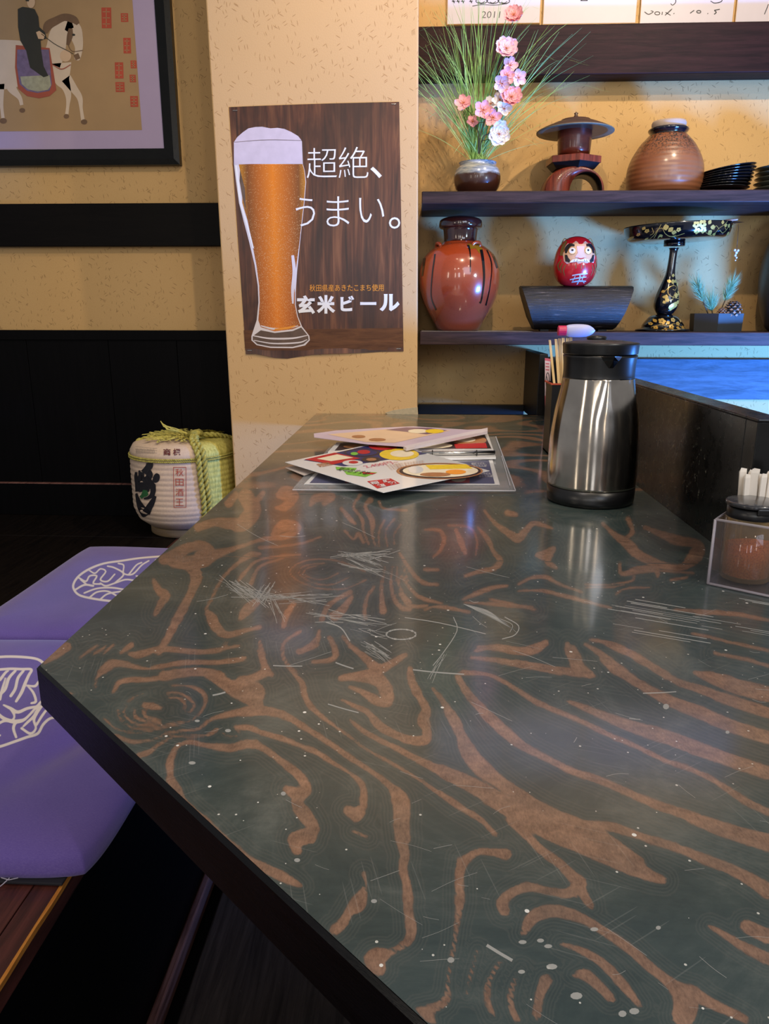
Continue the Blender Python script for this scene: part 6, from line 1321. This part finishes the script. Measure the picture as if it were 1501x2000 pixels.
    E_(955, 420, 255, 48, 7, k=1); E_(958, 420, 240, 43, 9, k=2); E_(960, 418, 222, 38, 6, k=3); E_(815, 412, 45, 22, 0, k=4); D_([(870, 385), (1110, 380), (1150, 405), (900, 410)], 3, 4); E_(1050, 425, 60, 14, 8, k=5); E_(930, 440, 90, 12, 7, k=5)
    D_([(345, 395), (470, 402), (460, 418), (350, 412)], 4, 1); D_([(395, 420), (590, 428), (520, 455), (410, 440)], 4, 1); D_([(500, 425), (585, 432), (560, 440), (505, 436)], 2, 2)
    D_([(530, 480), (668, 463), (722, 492), (590, 522)], 2, 1); T_ = lambda x, y: onZ(x, y, zz_+.0010)-b
    for ch, x, y in (('稲', 570, 490), ('庭', 640, 478), ('饂', 608, 506), ('飩', 672, 492)): text_on(q, ch, mp([(x-26, y-7), (x+22, y-13), (x+34, y+3), (x-12, y+10)]), T_, 0, .02)
    text_on(q, '2,400円~', mp([(500, 388), (700, 356), (720, 372), (530, 402)]), T_, 5, .0)
    text_on(q, '期間限定', mp([(230, 378), (300, 366), (330, 384), (258, 398)]), T_, 7, .02)
    for k in range(4): text_on(q, 'とろろ昆布とあさりのうどん', mp([(640+k*8, 392+k*8-10), (860, 356+k*7), (866, 363+k*7), (648+k*8, 400+k*8-10)]), T_, 7, .0)
    text_on(q, '夏のおすすめ', mp([(380, 396), (560, 424), (520, 446), (350, 414)]), T_, 10, .0)
    q.build('laminated_sheet', [M['gloss_white'], M['navy'], M['red'], M['yellow'], M['green'], M['pinkred'], M['cream'], M['brownfood'], M['orange'], M['darkprint'], M['ink']], r)
menus()
MB_small = MB(); 

# ---------------------------------------------------------------- straw-wrapped sake barrel
kb_ = NT('white_wrapped_straw'); g = kb_.coord(); n1 = kb_.noise(kb_.mapping(g, (1, 1, 1)), 160, 3, .7); gz = kb_.n('SeparateXYZ', {0: g}).outputs[2]
kb_.B(Base_Color=kb_.mix(n1, srgb('#b79c85'), srgb('#d6c0a8')), Roughness=.85).bump(n1, .35, .0008); M['komo'] = kb_.mat
M['straw'] = wood('yellow_green_straw', '#a09642', '#d8cd70', (30, 30, 4), 6, rough=.8, bump=.8); M['rope'] = wood('twisted_straw_rope', '#857c34', '#c9be66', (20, 20, 20), 6, rough=.85, bump=.9)
M['cask'] = wood('cask_wood', '#6a5640', '#97805f', (1, 1, 14), 5, rough=.6)
def barrel():
    cx_, cy_, R = -.715, 2.205, .158; root = thing('sake_barrel', 'white straw-wrapped sake barrel with yellow rope and black brush character', 'barrel', (cx_, cy_, .0003)); H = .278
    zs = []; n = 17
    pr = [(.108, .0), (.112, .004), (.112, .024)]
    MB().lathe(pr+[(.10, .0245)], 64).build('cask_foot', M['cask'], root)
    body = [(.100, .026), (.118, .030), (.136, .045)]
    z = .045; k = 0
    rr = lambda z: .136+(R-.136)*min(1, (z-.045)/.045)**.6 - .004*max(0, (z-.2)/.08)
    while z < H-.028:
        h = .0155; body += [(rr(z+.001)-.0008, z+.0012), (rr(z+h*.35)+.0009, z+h*.35), (rr(z+h*.7)+.0009, z+h*.7), (rr(z+h)-.0002, z+h-.0012)]; z += h
    ztop_ = z; body += [(R-.006, z+.004), (R-.012, z+.014), (R-.024, z+.022), (R-.045, z+.026), (.05, z+.027), (0, z+.027)]
    split0, split1 = math.radians(-84+18), math.radians(60)
    def mf(a, z_):
        a = (a+math.pi) % (2*math.pi)-math.pi; return 1 if -.93 < a < 1.35 else 0
    MB().lathe(body, 120, mfn=mf).build('wrap', [M['komo'], M['straw']], root)
    pf = smooth_prof([(p[0], p[1]) for p in body if p[0] > .01][3:], 1); pfr = [(rr(z_) if z_ < ztop_ else rad(body, z_), z_) for z_ in np.linspace(.05, ztop_+.02, 40)]
    def P(a, z_, off=.0): q = rad(pfr, z_)+off; return (q*math.cos(a), q*math.sin(a), z_)
    def twist(pts, r, pitch, name, strands=2, rs_=None):
        S = cr_spline(pts, 10); S = [Vector(p) for p in S]; L = [0]
        for i in range(1, len(S)): L.append(L[-1]+(S[i]-S[i-1]).length)
        # resample finely
        N = max(8, int(L[-1]/.003)); out = []
        for i in range(N+1):
            s_ = L[-1]*i/N; j = min(max(1, int(np.searchsorted(L, s_))), len(S)-1); t = (s_-L[j-1])/max(L[j]-L[j-1], 1e-9); out.append(S[j-1].lerp(S[j], t))
        mb = MB(); 
        for st_ in range(strands):
            pts2 = []; ref = Vector((0, 0, 1))
            for i, p in enumerate(out):
                t = (out[min(i+1, N)]-out[max(i-1, 0)]).normalized(); 
                if abs(t.dot(ref)) > .95: ref = Vector((1, .3, 0))
                u = (ref-t*ref.dot(t)).normalized(); v = t.cross(u); ph = 2*math.pi*(L[-1]*i/N/pitch+st_/strands); pts2.append(p+(u*math.cos(ph)+v*math.sin(ph))*r*.52)
            mb.tube(pts2, r*.56, 7)
        return mb.build(name, M['rope'], root)
    # vertical double rope at the seam, running over the top to the knot
    ztp = ztop_+.027
    for da in (-.055, .045):
        a = -.95+da; twist([P(a+.05, .052, .006), P(a+.03, .12, .009), P(a, .19, .009), P(a-.02, ztop_+.002, .010), (.118*math.cos(a-.03), .118*math.sin(a-.03), ztp+.003), (.05+da*.12, -.035, ztp+.014)], .0085, .034, 'seam_rope')
    twist([(.05, -.03, ztp+.012), (.10, -.01, ztp+.010), (.135, .03, ztop_+.022), (.150, .06, ztop_+.004)], .008, .032, 'top_rope')
    twist([(.05, -.03, ztp+.012), (-.01, .005, ztp+.008), (-.08, -.01, ztp+.004), (-.125, -.045, ztop_+.020)], .008, .032, 'top_rope')
    kn = MB(); kn.tube([(.035, -.04, ztp+.016), (.055, -.05, ztp+.022), (.068, -.035, ztp+.017), (.058, -.018, ztp+.020), (.038, -.025, ztp+.017), (.036, -.045, ztp+.014)], .0085, 8); kn.build('knot', M['rope'], root)
    # thin hoop cord
    for zc_ in (.2405, .2470): 
        twist([P(2*math.pi*k/36, zc_, .0025) for k in range(37)], .0032, .012, 'hoop_cord')
    # frayed straw lying on top
    rnd = random.Random(4); mb = MB()
    for k in range(95):
        a = rnd.uniform(0, 6.28); r1_ = rnd.uniform(.06, .140); r0_ = r1_*rnd.uniform(.1, .5); da = rnd.uniform(-.25, .25); pts = []
        for i in range(6):
            t = i/5; q = r0_+(r1_-r0_)*t; zz2 = ztp+.004+.006*rnd.random() - (max(0, q-.112)**1.3)*.5; pts.append(((q)*math.cos(a+da*t+.10*(i % 2)), q*math.sin(a+da*t+.10*(i % 2)), zz2, ))
        sw = .003; mb.strip([(p[0]-sw*math.sin(a), p[1]+sw*math.cos(a), p[2]) for p in pts], [(p[0]+sw*math.sin(a), p[1]-sw*math.cos(a), p[2]+.002) for p in pts])
    for k in range(9):
        pts = [(.03+.006*k*.2, -.03, ztp+.012), (.0-.004*k, -.03-.002*k, ztp+.026+.002*(k % 3)), (-.045-.002*k, -.035+.003*k, ztp+.036+.0016*k)]; mb.strip([(p[0], p[1]-.002, p[2]) for p in pts], [(p[0], p[1]+.002, p[2]+.002) for p in pts])
    tag(mb.build('loose_straw', M['straw'], root), kind='stuff')
    # painted marks wrap round the front
    o = 5.7731
    def fb(off):
        def f(x, y):
            d = ray(220+x/o, 780+y/o); # ray against the upright cylinder
            ox, oy = C0[0]-cx_, C0[1]-cy_; r_ = R+.0022+off
            for _ in range(4):
                a_ = d[0]**2+d[1]**2; b_ = 2*(ox*d[0]+oy*d[1]); c_ = ox*ox+oy*oy-r_*r_; disc = max(b_*b_-4*a_*c_, 0); t = (-b_-math.sqrt(disc))/(2*a_); p = C0+d*t; z_ = p[2]-.0003; r_ = rad(pfr, min(max(z_, .05), ztop_+.01))+.0022+off
            return (p[0]-cx_, p[1]-cy_, z_)
        return f
    ink = MB(); f0, f1, f2 = fb(0), fb(.0006), fb(.0012)
    def st_(P, f, mi, m_=ink): stroke_on(m_, [(a, b, c*(1.35 if mi == 0 else 1)) for a, b, c in P], f, mi, 8)
    for P_ in ([(405,710,50),(415,745,60),(380,790,50),(350,830,60)], [(470,850,30),(490,870,60),(480,905,55),(450,900,30)], [(330,820,30),(320,880,60),(330,960,80),(345,1040,70)], [(400,800,40),(415,850,55),(400,900,50),(420,950,60),(450,985,60)], [(450,960,50),(455,1030,45),(440,1080,40),(400,1110,25),(350,1120,14)], [(262,820,18),(262,880,30),(275,960,36),(275,1040,30)], [(300,800,16),(305,860,26),(300,920,30)], [(265,1060,18),(285,1140,36),(320,1220,60),(370,1290,75),(385,1310,40)], [(375,1280,70),(410,1220,55),(445,1160,45),(480,1090,22)], [(290,960,40),(350,980,70),(420,1000,70)], [(355,880,60),(400,930,60)]): st_(P_, f0, 0)
    for P_ in ([(330,1050,60),(360,1060,80),(395,1050,50)], [(315,1080,40),(340,1110,40)]): st_(P_, f1, 1)
    for P_ in ([(684,765,6),(826,765,6)], [(826,765,6),(826,1218,6)], [(826,1218,6),(690,1220,6)], [(690,1220,6),(684,765,6)]): st_(P_, f1, 2)
    for ch, y0 in (('秋', 782), ('田', 893), ('酒', 1005), ('王', 1118)): text_on(ink, ch, [(706, y0), (798, y0+1), (799, y0+84), (708, y0+82)], f1, 2, .0)
    for ch, x0 in (('商', 570), ('標', 680)): text_on(ink, ch, [(x0, 555), (x0+82, 556), (x0+84, 632), (x0, 630)], fb(.001), 3, .02)
    for k in range(12): st_([(260+k*18, 560-4*(k % 2), 4), (270+k*18, 590, 5), (262+k*18, 612, 4)], f0, 4)
    for k in range(3): st_([(255, 530+k*28, 3), (380, 545+k*26, 3), (500, 552+k*26, 3)], f0, 4)
    ink.build('painted_marks', [M['ink'], plain('green_paint', '#1f5a2c', .8, var=.3), M['seal'], plain('maroon_paint', '#5a1f1c', .8), plain('faint_grey_marks', '#8c8076', .8)], root)
barrel()
